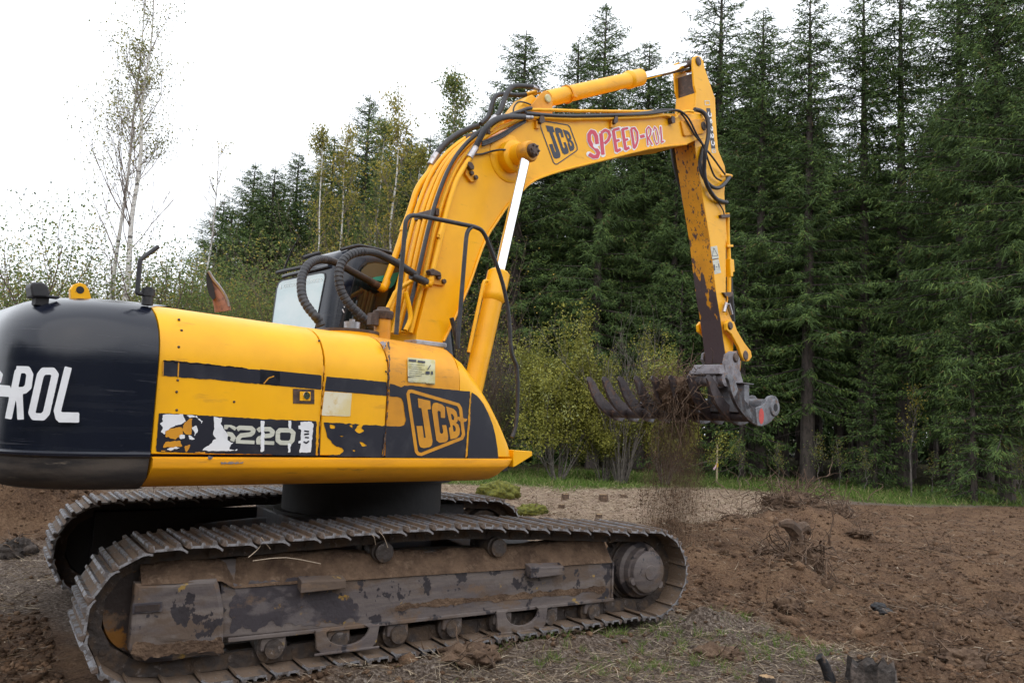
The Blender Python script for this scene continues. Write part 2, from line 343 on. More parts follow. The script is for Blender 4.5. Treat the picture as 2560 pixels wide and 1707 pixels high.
def link_shapes(b, Yc):
    n = len(LOOP)-1
    for i in range(n):
        a = LOOP[i]; c = LOOP[i+1]; t = (c-a)/np.linalg.norm(c-a); nn = np.array([-t[1], t[0]])      # inward
        for dy in (-.085, .085):
            q = []
            for off, ww in ((.012, -.03), (.105, -.03)):
                q.append(a+t*ww+nn*off); q.append(a+t*(PITCH_T+.02)+nn*off)
            p0, p1, p3, p2 = q
            e_ = .004*(i % 2); b.prism([tuple(p0+nn*e_), tuple(p1+nn*e_), tuple(p2-nn*e_), tuple(p3-nn*e_)], Yc+dy-.022-e_, Yc+dy+.022+e_)
        pc = a+nn*.07
        b.lathe((pc[0], Yc-.118, pc[1]), (0, 1, 0), [(0, .022), (.236, .022)], 8)
def make_track(Yc, side):
    T = tag(bpy.data.objects.new('track', None)); COL.objects.link(T); T.parent = EX
    for i in range(len(LOOP)-1):
        a = LOOP[i]; c = LOOP[i+1]; ang = math.atan2(c[1]-a[1], c[0]-a[0])
        o = bpy.data.objects.new('track_shoe', SHOE); COL.objects.link(o); o.parent = T
        # outward normal: loop runs bottom +x first, so outward is to the right of travel
        t = Vector((math.cos(ang), 0, math.sin(ang))); nrm = Vector((math.sin(ang), 0, -math.cos(ang))); y = nrm.cross(t)
        jit = random.uniform(-.003, .003)
        mt = Matrix(((t.x, y.x, nrm.x, a[0]-ORG[0]), (t.y, y.y, nrm.y, Yc+jit), (t.z, y.z, nrm.z, a[1]), (0, 0, 0, 1)))
        o.matrix_local = mt
    b = MB(X); link_shapes(b, Yc); b.build('track_chain', M['roller'], T)
    return T
make_track(-1.195, -1); make_track(1.195, 1)
def make_track_frame(Yc, s):
    """s = -1: outer side faces the viewer"""
    yo = Yc+s*.19; yi = Yc-s*.19                              # outer face, inner face
    sec = lambda x, zt, zb, zf: [(x, yo, zb), (x, yo, zf), (x, yo-s*.10, zt), (x, yi+s*.06, zt), (x, yi, zf), (x, yi, zb)]
    b = MB(X); b.loft([sec(-1.58, .66, .235, .515), sec(-.6, .645, .225, .505), (sec(1.37, .62, .215, .500))], smooth=False)
    if s > 0: b.box(-2.0, -1.5, yi-.02, yo, .17, .69); b.box(-1.5, 1.4, yi-.01, yi+.05, .2, .70)
    f = b.build('track_frame', M['frame'] if s < 0 else M['dark'], EX, .008)  # far frame near-black: shade beneath the machine put into its colour
    b = MB(X); b.box(-1.52, 1.37, min(yo, yo+s*.022), max(yo, yo+s*.022), .212, .235); b.box(1.352, 1.372, min(yo, yo+s*.012), max(yo, yo+s*.012), .236, .502); b.build('bottom_flange', M['frame'], f, .004)
    # front guide housing over the idler yoke, dented plate
    if s < 0:
        pts = [Z17(*q) for q in [(1300, 400), (1750, 395), (2000, 355), (2260, 340), (2290, 420), (2345, 700), (2335, 1200), (2290, 1245), (2080, 1240), (1740, 1310), (1430, 1335), (1300, 1300), (1225, 1180), (1245, 950), (1285, 600)]]
        q = [pY(*p, yo-.03) for p in pts]
        cxm = sum(p[0] for p in q)/len(q); cz = sum(p[2] for p in q)/len(q)
        rings = []
        for fr, yy in ((1.0, yo+.04), (1.0, yo-.020), (.985, yo-.030), (.90, yo-.036), (.5, yo-.028)):
            rings.append([(cxm+(p[0]-cxm)*fr, yy+.006*math.sin(p[0]*9), cz+(p[2]-cz)*fr) for p in q])
        b = MB(X); b.loft(rings, smooth=False); g = g0 = b.build('idler_guard', M['frame'], f, .004)
        c0 = pY(*Z17(1445, 680), yo-.033); b = MB(X); b.box(c0[0]-.075, c0[0]+.075, yo-.040, yo-.0335, c0[2]-.028, c0[2]+.028); b.build('slot', M['frame_dark'], g, .004)
        b = MB(X); b.box(c0[0]-.062, c0[0]+.062, yo-.044, yo-.0405, c0[2]-.017, c0[2]+.015); b.build('slot_paint', M['idler'], g)
        for a0, a1 in ((Z15(300, 905), Z15(640, 800)), (Z16(520, 795), Z16(775, 700))):
            p = pY(*a0, yo-.07); q2 = pY(*a1, yo-.07)
            b = MB(X); b.loft([[(p[0], yo-.075, p[2]+.004), (p[0], yo-.075, q2[2]+.01), (p[0], yo+.0, q2[2]+.03), (p[0], yo+.0, p[2]+.02)], [(q2[0], yo-.075, p[2]+.012), (q2[0], yo-.075, q2[2]), (q2[0], yo, q2[2]+.02), (q2[0], yo, p[2]+.02)]], smooth=False)
            b.build('step_bracket', M['frame'], f, .006)
        for rx in ((405, 1110, 890, 1310), None):
            if rx: p = pY(*Z15(410, 1130), yo-.03); q2 = pY(*Z15(875, 1295), yo-.03)
            else: p = pY(*Z16(265, 1020), yo-.03); q2 = pY(*Z16(640, 1155), yo-.03)
            xa, xb, zt, zb = p[0], q2[0], .232, min(.10, q2[2]); zb = max(zb, .075); xm = (xa+xb)/2; hh = zt-zb
            outl = [(xa, zt), (xa+.015, zb+.03), (xa+.05, zb), (xb-.05, zb), (xb-.015, zb+.03), (xb, zt), (xb-.10, zt)]
            for a in np.linspace(0, -180, 12): outl.append((xm+.14*math.cos(math.radians(a)), zt-.02+(hh*.62)*math.sin(math.radians(a))))
            outl.append((xa+.10, zt))
            b = MB(X); b.prism(outl, yo-.045, yo-.02); g = b.build('track_guide', M['frame'], f, .005)
            b = MB(X); b.box(xa, xb, yo-.06, yo-.0455, zb-.004, zb+.010); b.build('guide_lip', M['frame'], g, .004)
        rg_ = lambda amp, s1, sd: (lambda Xg, Yg, D: D+amp*(fbm(Xg*s1, Yg*s1, 4, sd)-.5))
        ident = lambda x, y: (x, y)
        strokes('bare_dark_steel', ident, [], (520, 930, 1325, 1455), 4, lambda x, y: pY(x, y, yo-.0026), M['frame_dark'], f, T=X, polys=[[(534, 1340), (600, 1334), (690, 1330), (740, 1345), (800, 1372), (835, 1400), (820, 1425), (700, 1432), (600, 1438), (536, 1442)]], extra=rg_(44, .045, 61))
        strokes('mud_crust', ident, [], (300, 525, 1440, 1520), 4, lambda x, y: pY(x, y, yo-.072), M['mud'], g0, T=X, polys=[[(308, 1470), (400, 1478), (510, 1462), (512, 1496), (420, 1502), (330, 1512), (304, 1500)]], extra=rg_(20, .06, 62))
        strokes('mud_crust', ident, [], (900, 1400, 1340, 1400), 5, lambda x, y: pY(x, y, yo-.0030), M['mud'], f, T=X, polys=[[(905, 1392), (1000, 1376), (1180, 1362), (1390, 1345), (1392, 1358), (1200, 1376), (1000, 1392), (905, 1402)]], extra=rg_(16, .05, 63))
        # caked mud on the sloping top of the frame
        n1, n2 = 120, 12; V = []; Fc = []
        for i in range(n1):
            x = -2.01+3.36*i/(n1-1)
            for j in range(n2):
                t = j/(n2-1); y = yo-.012-.022*float(sstep(-1.50, -1.60, x))+.20*t; z = .50+.052*float(sstep(-1.50, -1.60, x))-.012*(x+1.5)/2.9+(.135 if x > -1.5 else .10)*min(1, t*1.9)+.012+.035*(fbm(np.array([x*6.]), np.array([t*3.]), 4, 3)[0]-.4)*(1 if 0 < j < n2-1 else .2)
                z += .05*math.exp(-((x+1.1)/.4)**2)*t+.04*math.exp(-((x-1.0)/.3)**2)*t
                V.append(X((x, y, z)))
        for i in range(n1-1):
            for j in range(n2-1): k = i*n2+j; Fc.append((k, k+n2, k+n2+1, k+1))
        raw_mesh('caked_soil', V, Fc, M['mud'], f, True)
    for k in range(7):
        x = -1.25+k*.405
        b = MB(X); b.lathe((x, yo-s*.36, .145), (0, s, 0), [(0, .075), (.02, .085), (.06, .085), (.07, .07), (.28, .07), (.29, .092), (.33, .092), (.34, .055), (.385, .055)], 22)
        r = b.build('track_roller', M['roller'], f)
        b = MB(X); b.box(x-.075, x+.075, min(yo+s*.002, yo-s*.05), max(yo+s*.002, yo-s*.05), .13, .211); b.build('roller_shaft_block', M['frame'], r, .012)
    for x, z in ((-.56, .665), (.32, .655)):
        b = MB(X); b.lathe((x, Yc-s*.12, z), (0, s, 0), [(0, .065), (.07, .065), (.075, .05), (.15, .05), (.155, .072), (.26, .072), (.265, .062), (.30, .062), (.305, .04)], 24)
        b.build('carrier_roller', M['roller'], f)
    b = MB(X); b.lathe((-1.915, Yc-.09, .412), (0, 1, 0), [(0, .20), (.0, .255), (.03, .265), (.03, .288), (.15, .288), (.15, .265), (.18, .255), (.18, .20)], 48)
    b.lathe((-1.915, Yc-.075, .412), (0, 1, 0), [(0, .05), (.0, .21), (.15, .21), (.15, .05)], 40)
    b.build('idler_wheel', M['idler'] if s < 0 else M['dark'], f)  # far idler has no orange paint; shade around it is coloured in too
    # sprocket with teeth and final drive
    sp = MB(X); pts = []
    for k in range(21):
        for dr, da in ((.262, -.36), (.262, -.14), (.300, -.05), (.300, .05), (.262, .14)):
            a = (k+da)*2*math.pi/21; pts.append((1.705+dr*math.cos(a), .412+dr*math.sin(a)))
    sp.prism(pts, Yc-.035, Yc+.035)
    sp.lathe((1.705, Yc, .412), (0, s, 0), [(-.1, .2), (.02, .235), (.05, .235), (.06, .21)], 36); so_ = sp.build('sprocket', M['roller'], f)
    hb = MB(X); hb.lathe((1.705, Yc, .412), (0, s, 0), [(.04, .222), (.13, .215), (.15, .19), (.20, .185), (.20, .165), (.235, .162), (.245, .150), (.255, .06), (.262, .055), (.262, .02)], 36)
    for k in range(3):
        a = math.radians(-38+120*k); hb.lathe((1.705+.165*math.cos(a), Yc+s*.205, .412+.165*math.sin(a)), (0, s, 0), [(0, .03), (.03, .03), (.03, .014)], 10)
    hb.build('final_drive', M['frame'], f)
make_track_frame(-1.195, -1); make_track_frame(1.195, 1)

# ---- upper works -----------------------------------------------------------
PR_PANEL = [(-HW, 1.287), (-HW, 1.78), (-HW+.004, 1.83), (-HW+.014, 1.885), (-HW+.034, 1.94), (-HW+.066, 1.99), (-HW+.112, 2.035), (-HW+.175, 2.07), (-HW+.255, 2.095), (-HW+.36, 2.110)]
def surf_v(z): return float(np.interp(z, [p[1] for p in PR_PANEL], [p[0] for p in PR_PANEL]))
def panel(name, u0, u1, vin, mt=None, prof=PR_PANEL, th=.02, zoff=(0, 0)):
    rings = []
    for u, zo in ((u0, zoff[0]), (u1, zoff[1])):
        o = [(u, v, z+(zo if z > 1.9 else 0)) for v, z in prof]+[(u, vin, prof[-1][1]+.004+zo)]
        inn = [(u, v+th, z-(th if z > 1.5 else 0)) for u, v, z in reversed(o)]
        rings.append(o+inn)
    N = 2 if abs(u1-u0) < .2 else 8; R = []
    for k in range(N+1):
        t = k/N; R.append([tuple(np.array(a)*(1-t)+np.array(c)*t) for a, c in zip(rings[0], rings[1])])
    return MB().loft(R).build(name, mt or M['yellow'], EX, .004)
UJ, U1, U2, U3 = -2.175, pv(*Z2(322, 1100), -HW)[0], pv(*Z2(655, 1200), -HW)[0], pv(*Z2(1090, 1150), -HW)[0]
body = MB(); body.box(UJ, -.62, -HW+.035, 1.24, 1.16, 1.78); body.box(UJ, -.62, -HW+.30, 1.24, 1.78, 2.05); body.box(-.63, .02, -HW+.035, -.50, 1.16, 1.78); body.box(-.63, -.05, -HW+.34, -.50, 1.78, 2.03); body.box(-.62, 1.15, -.50, 1.24, 1.12, 1.30); body.build('inner_body', M['dark'], EX)
pan1 = panel('engine_door', UJ+.012, U1-.006, -.55, zoff=(.004, -.010))
pan2 = panel('pump_door', U1+.006, U2-.006, -.50, zoff=(-.010, -.012))
UB = pv(1047, 1055, -HW)[0]
pan3 = panel('fuel_tank_cover', U2+.006, UB, -.50, M['yellow_dirty'], zoff=(-.012, -.028))
b = MB(); b.box(UJ+.01, -.80, -.549, 1.25, 2.062, 2.098); b.build('engine_hood', M['yellow_dirty'], EX, .01)
b = MB(); b.box(-.80, U3+.0, -.50, -.46, 1.3, 2.07); b.build('tank_inner_side', M['yellow_dirty'], EX, .01)
# dark rubber edge along the hood
b = MB(); b.tube([(UJ+.02, -.56, 2.118), (-1.2, -.56, 2.108)], .012, 6); b.build('hood_seal', M['black'], pan1)
# rounded storage box in front
ac = [(1047, 790), (1066, 797), (1084, 813), (1100, 838), (1115, 862), (1133, 900), (1148, 940), (1160, 980), (1170, 1020), (1178, 1056)]
fo = [pv(x, y, -HW) for x, y in ac]
us_ = [UB]+[q[0] for q in fo[1:]]; zs_ = [2.086]+[q[2] for q in fo[1:]]; R_ = []
for u in np.concatenate([np.linspace(UB+.004, us_[-1]-.012, 30), [us_[-1]-.003]]):
    zt = float(np.interp(u, us_, zs_)); zt = max(zt, 1.30); k = (zt-1.287)/(PR_PANEL[-1][1]-1.287); e = .03*sstep(us_[-1]-.06, us_[-1], u)
    R_.append([(u, v+e, 1.287+(z-1.287)*k) for v, z in PR_PANEL]+[(u, -.52, zt), (u, -.52, 1.287)])
b = MB(); b.loft(R_); box3 = b.build('front_storage_box', M['yellow'], EX)
# lower skirt, rolled under
def skirt(u0, u1, prof, name, mt, nose=0):
    R = []; n = 10
    for k in range(n+1):
        t = k/n; u = u0+(u1-u0)*t; R.append([(u, v, z) for v, z in prof]+[(u, .9, prof[-1][1]), (u, .9, prof[0][1])])
    if nose:
        for k in range(1, 7):
            t = k/6; u = u1+nose*math.sin(t*math.pi/2); f = 1-math.cos(t*math.pi/2)
            R.append([(u-(1.27-z)*.9*f*1.2, v+.05*f, z+(1.265-z)*f*.45) for v, z in prof]+[(u-.1*f, .9, prof[-1][1]+.12*f), (u, .9, prof[0][1])])
    return MB().loft(R).build(name, mt, EX)
PR_SK = [(-HW-.012, 1.272), (-HW-.028, 1.264), (-HW-.032, 1.222), (-HW-.028, 1.208), (-HW+.055, 1.142), (-HW+.12, 1.112), (-HW+.22, 1.096), (-HW+.45, 1.090)]
US = pv(1180, 1058, -HW)[0]
skirt(UJ+.015, US-.17, PR_SK, 'side_skirt', M['yellow_skirt'], .17)
# counterweight
def cw_ring(ins, z):
    c = .50; w = HW+.022-ins; r = 2.86-ins*.9; P = [(UJ, -w)]
    for a in np.linspace(0, 90, 14):
        ca, sa = math.cos(math.radians(a)), math.sin(math.radians(a)); e = .8
        P.append((-(r-c)-c*(sa**e), -(w-c)-c*(ca**e)))
    for k in range(1, 8):
        v = -(w-c)+(w-c)*2*k/8; P.append((-r-.0+.10*(v/w)**2*0, v))
    for a in np.linspace(90, 0, 14):
        ca, sa = math.cos(math.radians(a)), math.sin(math.radians(a)); e = .8
        P.append((-(r-c)-c*(sa**e), (w-c)+c*(ca**e)))
    P.append((UJ, w)); return [(p[0], p[1], z-.0*p[0]) for p in P]
CWP = [(.30, 1.085), (.16, 1.092), (.075, 1.118), (.03, 1.16), (.012, 1.21), (.004, 1.262), (-.010, 1.274), (-.012, 1.286), (-.002, 1.296), (0, 1.32), (0, 1.74), (.005, 1.81), (.018, 1.88), (.042, 1.94), (.078, 1.99), (.128, 2.037), (.19, 2.073), (.27, 2.10), (.38, 2.122), (.55, 2.130)]
b = MB(); b.loft([cw_ring(i, z) for i, z in CWP[6:]]); cw = b.build('counterweight', M['navy'], EX)
b = MB(); b.loft([cw_ring(i, z) for i, z in CWP[:7]]); b.build('lower_rim', M['cw_low'], cw)
# yellow lifting eye, lamp, mirror rail on the counterweight
q = [pv(*Z1(*p), -.75) for p in [(425, 345), (418, 300), (440, 270), (475, 258), (510, 272), (530, 300), (562, 345)]]
hole = pv(*Z1(477, 303), -.75); ol = [(p[0], p[2]) for p in q]; ol[0] = (ol[0][0], 2.09); ol[-1] = (ol[-1][0], 2.09)
b = MB(); inner = [(hole[0]+.022*math.cos(a), hole[2]+.022*math.sin(a)) for a in np.linspace(0, 2*math.pi, 13)[:-1]]
bm = MB(); bm.prism(ol, -.77, -.73); le = bm.build('lifting_eye', M['yellow'], cw, .004)
b = MB(); b.lathe((hole[0], -.772, hole[2]), (0, 1, 0), [(0, .021), (.044, .021)], 16); b.build('eye_hole', M['dark'], le)
q = [pv(*Z1(*p), -.95) for p in [(175, 350), (163, 280), (175, 262), (240, 262), (270, 285), (285, 330), (270, 352)]]
b = MB(); b.prism([(p[0], p[2]) for p in q], -1.02, -.90); lamp = b.build('work_lamp', M['black'], cw, .012)
b = MB(); b.box(q[0][0]+.02, q[5][0], -1.0, -.92, 2.03, q[0][2]+.01); b.build('lamp_foot', M['dark'], lamp)
b = MB(); a0 = pv(*Z1(270, 345), -1.0); a1 = pv(*Z1(355, 330), -1.0); b.box(a0[0], a1[0], -1.02, -.96, a0[2]-.0, a0[2]+.012); b.build('lamp_bracket', M['black'], lamp, .003)
b = MB(); b.tube([pv(*Z1(x, y), -1.10) for x, y in [(895, 322), (835, 322), (830, 300), (838, 200), (845, 130), (862, 108), (955, 40)]], .0125, 10, 4); rail = b.build('mirror_bar', M['rubber'], cw)
c = pv(*Z1(893, 328), -1.10); b = MB(); b.lathe((c[0], c[1], c[2]-.06), (0, 0, 1), [(0, .03), (.05, .03), (.05, .036), (.09, .036), (.09, .02), (.10, .02)], 14); b.build('mirror_bar_foot', M['black'], rail)
# exhaust stack
b = MB(); ep = [pv(*Z1(x, y), .35) for x, y in [(1345, 430), (1335, 380), (1312, 320), (1285, 265), (1262, 215)]]
b.tube(ep, [.062, .060, .050, .036, .012], 16, 3); ex_ = b.build('exhaust_pipe', M['rust'], EX)
b = MB(); e0 = np.array(ep[-1]); d0 = np.array([-.55, -.45, .25]); d0 /= np.linalg.norm(d0)
b = MB(); b.loft([[tuple(np.array(pv(*Z1(x, y), .30))) for x, y in [(1252, 190), (1265, 205), (1290, 290), (1298, 350), (1285, 362), (1262, 335), (1247, 280), (1243, 215)]], [tuple(np.array(pv(*Z1(x, y), .42))) for x, y in [(1252, 190), (1275, 215), (1300, 290), (1310, 350), (1290, 365), (1262, 335), (1247, 280), (1243, 215)]]], smooth=False)
b.build('exhaust_mouth', M['dark'], ex_)
b = MB(); b.tube([pv(*Z1(x, y), .30) for x, y in [(1258, 188), (1285, 235), (1330, 290), (1365, 350), (1378, 400)]], .012, 8, 3); b.build('exhaust_rim', M['steel'], ex_)
# caps and fittings on the tank top
c = pv(*Z7(1650, 1400), -.72); b = MB(); b.lathe((c[0], c[1], 2.05), (0, 0, 1), [(0, .062), (.10, .062), (.22, .06)], 20); fn = b.build('filler_neck', M['yellow_dirty'], EX)
b = MB(); b.lathe((c[0], c[1], 2.255), (0, 0, 1), [(0, .07), (.03, .078), (.06, .078), (.07, .05), (.09, .045)], 20); b.box(c[0]-.125, c[0]-.06, c[1]-.04, c[1]+.02, 2.20, 2.29); b.build('filler_cap', M['brown_steel'], fn, .004)
c = pv(*Z7(1240, 1310), -.75); b = MB(); b.lathe((c[0], c[1], 2.03), (0, 0, 1), [(0, .20), (.085, .20), (.085, .19)], 28); fl = b.build('tank_flange', M['yellow'], EX)
b = MB(); b.lathe((c[0], c[1], 2.117), (0, 0, 1), [(0, .205), (.018, .205)], 28); b.build('flange_gasket', M['brown_steel'], fl)
b = MB(); b.lathe((c[0]+.01, c[1], 2.13), (0, 0, 1), [(0, .055), (.07, .058), (.075, .02), (.09, .02)], 20); b.build('breather_cap', M['steel'], fl)
c = pv(*Z2(870, 715), -.95); b = MB(); b.box(c[0]-.14, c[0]+.14, -1.02, -.86, 2.07, 2.105); b.build('step_plate', M['steel'], EX, .006)
# front platform wedge
q = P2(Z2, [(1318, 1395), (1330, 1390), (1418, 1335), (1418, 1312), (1320, 1305)], -HW+.03)
b = MB(); b.prism(q, -HW+.02, -.80); b.build('front_step', M['yellow'], EX, .005)
# ---- side markings -----------------------------------------------------------
def on_panel(x, y, e):
    q = pv(x, y, -HW-e); s_ = surf_v(q[2]); return pv(x, y, s_-e*(1+2*(q[2] > 1.78)))
PS = lambda x, y: on_panel(x, y, .0026)
PSb = lambda x, y: on_panel(x, y, .0048)
PSc = lambda x, y: on_panel(x, y, .0065)
def rag(amp, sc_, s):
    return lambda Xg, Yg, D: D+amp*(fbm(Xg*sc_, Yg*sc_, 3, s)-.5)
strokes('stripe_decal', Z1, [], (975, 1690, 710, 890), 8, PS, M['decal_black'], pan1, polys=[[(985, 722), (1060, 728), (1400, 762), (1520, 778), (1689, 796), (1689, 879), (1330, 845), (1080, 826), (980, 818)]], extra=rag(10, .05, 1))
strokes('stripe_decal', Z2, [], (0, 330, 880, 990), 8, PS, M['decal_black'], pan1, polys=[[(-5, 883), (322, 915), (322, 990), (-5, 960)]])
strokes('stripe_decal', Z10, [], (140, 905, 420, 680), 8, PS, M['decal_black'], pan2, polys=[[(175, 432), (480, 458), (892, 500), (890, 662), (500, 628), (150, 600)]], extra=rag(8, .03, 2))
# torn name panel on the rear door
strokes('name_decal', Z9, [], (40, 2310, 165, 790), 14, PS, M['decal_black'], pan1, polys=[[(95, 178), (600, 205), (1500, 262), (2305, 292), (2290, 780), (1400, 755), (700, 742), (55, 720)]], extra=rag(16, .02, 3))
def torn(sc_, th, s, amp=60): return lambda Xg, Yg, D: np.maximum(D, (th-fbm(Xg*sc_, Yg*sc_, 4, s))*amp)
strokes('torn_backing', Z9, [], (100, 720, 180, 740), 9, PSb, M['white'], pan1, polys=[[(150, 200), (430, 200), (480, 300), (330, 360), (230, 400), (180, 480), (130, 450), (160, 380), (110, 330), (150, 290)], [(490, 215), (620, 215), (640, 245), (520, 240)], [(560, 380), (620, 360), (640, 430), (600, 500)], [(640, 255), (730, 295), (690, 320)], [(370, 490), (470, 480), (450, 545), (390, 530)], [(510, 490), (590, 540), (530, 550)], [(180, 690), (330, 650), (400, 670), (250, 700)]], extra=rag(34, .03, 5))
strokes('exposed_paint', Z9, [], (100, 760, 230, 760), 9, PSb, M['decal_yellow'], pan1, polys=[[(430, 350), (530, 250), (560, 260), (550, 480), (480, 490), (430, 420)], [(190, 440), (260, 400), (420, 370), (430, 470), (330, 550), (300, 540), (190, 510)], [(190, 580), (400, 570), (420, 650), (150, 660)], [(440, 650), (540, 620), (480, 730)], [(600, 725), (740, 725), (740, 750), (600, 740)], [(110, 700), (230, 712), (330, 700), (130, 722)]], extra=rag(26, .035, 6))
strokes('torn_backing', Z9, [], (690, 1230, 225, 725), 9, PSc, M['white'], pan1, polys=[[(865, 232), (985, 245), (965, 330), (1000, 400), (1060, 470), (1060, 560), (1130, 600), (1090, 650), (1080, 690), (1190, 690), (1180, 708), (880, 712), (700, 708), (710, 680), (790, 640), (860, 560), (900, 540), (850, 480), (870, 400)]], extra=rag(24, .02, 7))
for st_ in (([(1550, 290), (1545, 720)], 52), ([(1932, 290), (1932, 400)], 36), ([(1925, 600), (1925, 735)], 34)): strokes('torn_strip', Z9, [st_], (1480, 1980, 270, 740), 9, PSc, M['white'], pan1, extra=rag(26, .03, 8))
strokes('torn_label', Z9, [], (2050, 2290, 290, 750), 9, PSc, M['white'], pan1, polys=[[(2080, 305), (2230, 300), (2262, 330), (2225, 730), (2060, 735), (2085, 600), (1990, 610), (1990, 600), (2080, 560), (2085, 410), (2000, 390), (2000, 375), (2080, 350)]], extra=rag(18, .03, 9))
dg = 62
strokes('model_numbers', Z9, [([(1010, 375), (1100, 378), (1145, 395), (1135, 410)], dg), ([(1050, 470), (1110, 480), (1140, 520), (1120, 575)], dg),
    ([(1190, 410), (1230, 385), (1390, 392), (1420, 420), (1410, 455), (1380, 478), (1240, 495), (1205, 540), (1200, 575)], dg), ([(1175, 580), (1435, 590)], 50),
    ([(1480, 430), (1510, 405), (1650, 405), (1690, 440), (1680, 480), (1650, 495), (1520, 510), (1490, 550), (1485, 590)], dg), ([(1462, 592), (1712, 600)], 50),
    ([(1790, 420), (1940, 422), (1980, 460), (1965, 560), (1930, 598), (1800, 595), (1760, 560), (1762, 450)], dg, True)], (960, 2030, 330, 640), 8, PSb, M['cream'], pan1)
strokes('label_print', Z9, [([(2130, 430), (2200, 440)], 22), ([(2130, 480), (2200, 470)], 24), ([(2140, 520), (2200, 525)], 20), ([(2120, 580), (2160, 600), (2200, 570)], 22)], (2100, 2225, 410, 625), 9, lambda x, y: pv(x, y, -HW-.008), M['decal_black'], pan1)
# latch
q = [pv(*Z2(*p), -HW) for p in [(172, 985), (283, 990), (283, 1065), (172, 1062)]]
b = MB(); b.prism([(p[0], p[2]) for p in q], -HW-.003, -HW+.01); lt = b.build('door_latch', M['brown_steel'], pan1)
c = pv(*Z2(240, 1022), -HW); b = MB(); b.lathe((c[0], -HW-.012, c[2]), (0, 1, 0), [(0, .022), (.009, .026)], 16); b.build('latch_knob', M['chrome'], lt)
b = MB(); b.prism([(p[0]*.5+c[0]*.5, p[2]*.62+c[2]*.38) for p in q], -HW-.006, -HW-.0035); b.build('latch_plate', M['yellow'], lt)
# pump door: pale notice, flaked black band
strokes('faded_notice', Z10, [], (110, 480, 600, 915), 12, PS, M['paper'], pan2, polys=[[(150, 610), (475, 632), (455, 908), (115, 895)]], extra=rag(6, .03, 4))
strokes('lower_band', Z10, [], (30, 880, 960, 1400), 10, PS, M['decal_black'], pan2, polys=[[(140, 975), (880, 1018), (832, 1392), (200, 1380), (230, 1365), (330, 1360), (380, 1310), (360, 1285), (250, 1240), (220, 1190), (180, 1150), (160, 1050)]],
        cut=[[(215, 1005), (280, 1010), (265, 1050), (210, 1045)], [(510, 1070), (545, 1010), (600, 1000), (590, 1050), (625, 1075), (560, 1110)], [(560, 1205), (600, 1215), (655, 1255), (600, 1265)], [(300, 1120), (410, 1148), (330, 1145)], [(470, 1300), (520, 1305), (500, 1325)], [(430, 1000), (480, 1010), (490, 1060)]], extra=rag(20, .025, 11))
strokes('corner_band', Z9, [], (2300, 2352, 290, 790), 10, PS, M['decal_black'], pan2, polys=[[(2340, 300), (2352, 300), (2352, 780), (2330, 780)]])
# tank cover: badge panel
bad = [(925, 515), (985, 530), (1060, 560), (1100, 540), (1200, 540), (1500, 575), (1880, 610), (1822, 1405), (870, 1392), (880, 1020), (1040, 1025), (1095, 1010), (1115, 950), (1085, 740), (1060, 685), (1010, 672), (920, 668)]
strokes('badge_panel', Z10, [], (860, 1890, 505, 1415), 12, PS, M['decal_black'], pan3, polys=[bad], extra=rag(7, .03, 12))
JCBL = [([(1262, 745), (1408, 775)], 118), ([(1345, 760), (1350, 1100), (1385, 1215), (1320, 1235), (1290, 1180), (1285, 1020)], 72)]
def jcb_letters(s):
    """s: maps badge crop coordinates; returns polygons of the three letters"""
    J = [(1255, 688), (1405, 722), (1412, 820), (1372, 822), (1432, 1200), (1425, 1245), (1400, 1268), (1330, 1282), (1290, 1272), (1272, 1240), (1240, 1020), (1312, 1018), (1330, 1160), (1352, 1160), (1300, 805), (1268, 805)]
    C = [(1425, 790), (1440, 750), (1480, 742), (1545, 765), (1580, 800), (1582, 925), (1530, 922), (1528, 850), (1505, 835), (1490, 850), (1520, 1100), (1545, 1115), (1560, 1090), (1545, 1010), (1595, 1008), (1618, 1140), (1615, 1185), (1590, 1210), (1515, 1220), (1478, 1190), (1425, 830)]
    B = [(1592, 785), (1680, 815), (1715, 850), (1735, 930), (1725, 975), (1700, 975), (1738, 1000), (1758, 1060), (1750, 1125), (1720, 1160), (1645, 1178), (1625, 1040), (1648, 1030), (1610, 880), (1605, 850)]
    h1 = [(1648, 872), (1672, 880), (1690, 915), (1685, 950), (1662, 945)]; h2 = [(1668, 1005), (1692, 1012), (1708, 1045), (1705, 1080), (1682, 1088)]
    m = lambda P: [s(*p) for p in P]
    return [m(J), m(C), m(B)], [m(h1), m(h2)]
def jcb_frame(s, wd):
    R = [(1185, 606), (1740, 768), (1765, 815), (1800, 1120), (1780, 1165), (1300, 1355), (1262, 1350), (1240, 1320), (1140, 640), (1155, 606)]
    return [([s(*p) for p in R], wd, True)]
L_, H_ = jcb_letters(lambda x, y: (x, y))
strokes('badge_letters', Z10, [], (1225, 1770, 680, 1300), 9, PSb, M['decal_yellow'], pan3, polys=L_, cut=H_)
strokes('badge_outline', Z10, jcb_frame(lambda x, y: (x, y), 38), (1100, 1860, 570, 1385), 9, PSb, M['decal_yellow'], pan3, polys=[[(1730, 905), (1780, 925), (1850, 935), (1830, 965), (1790, 975), (1740, 955)]])
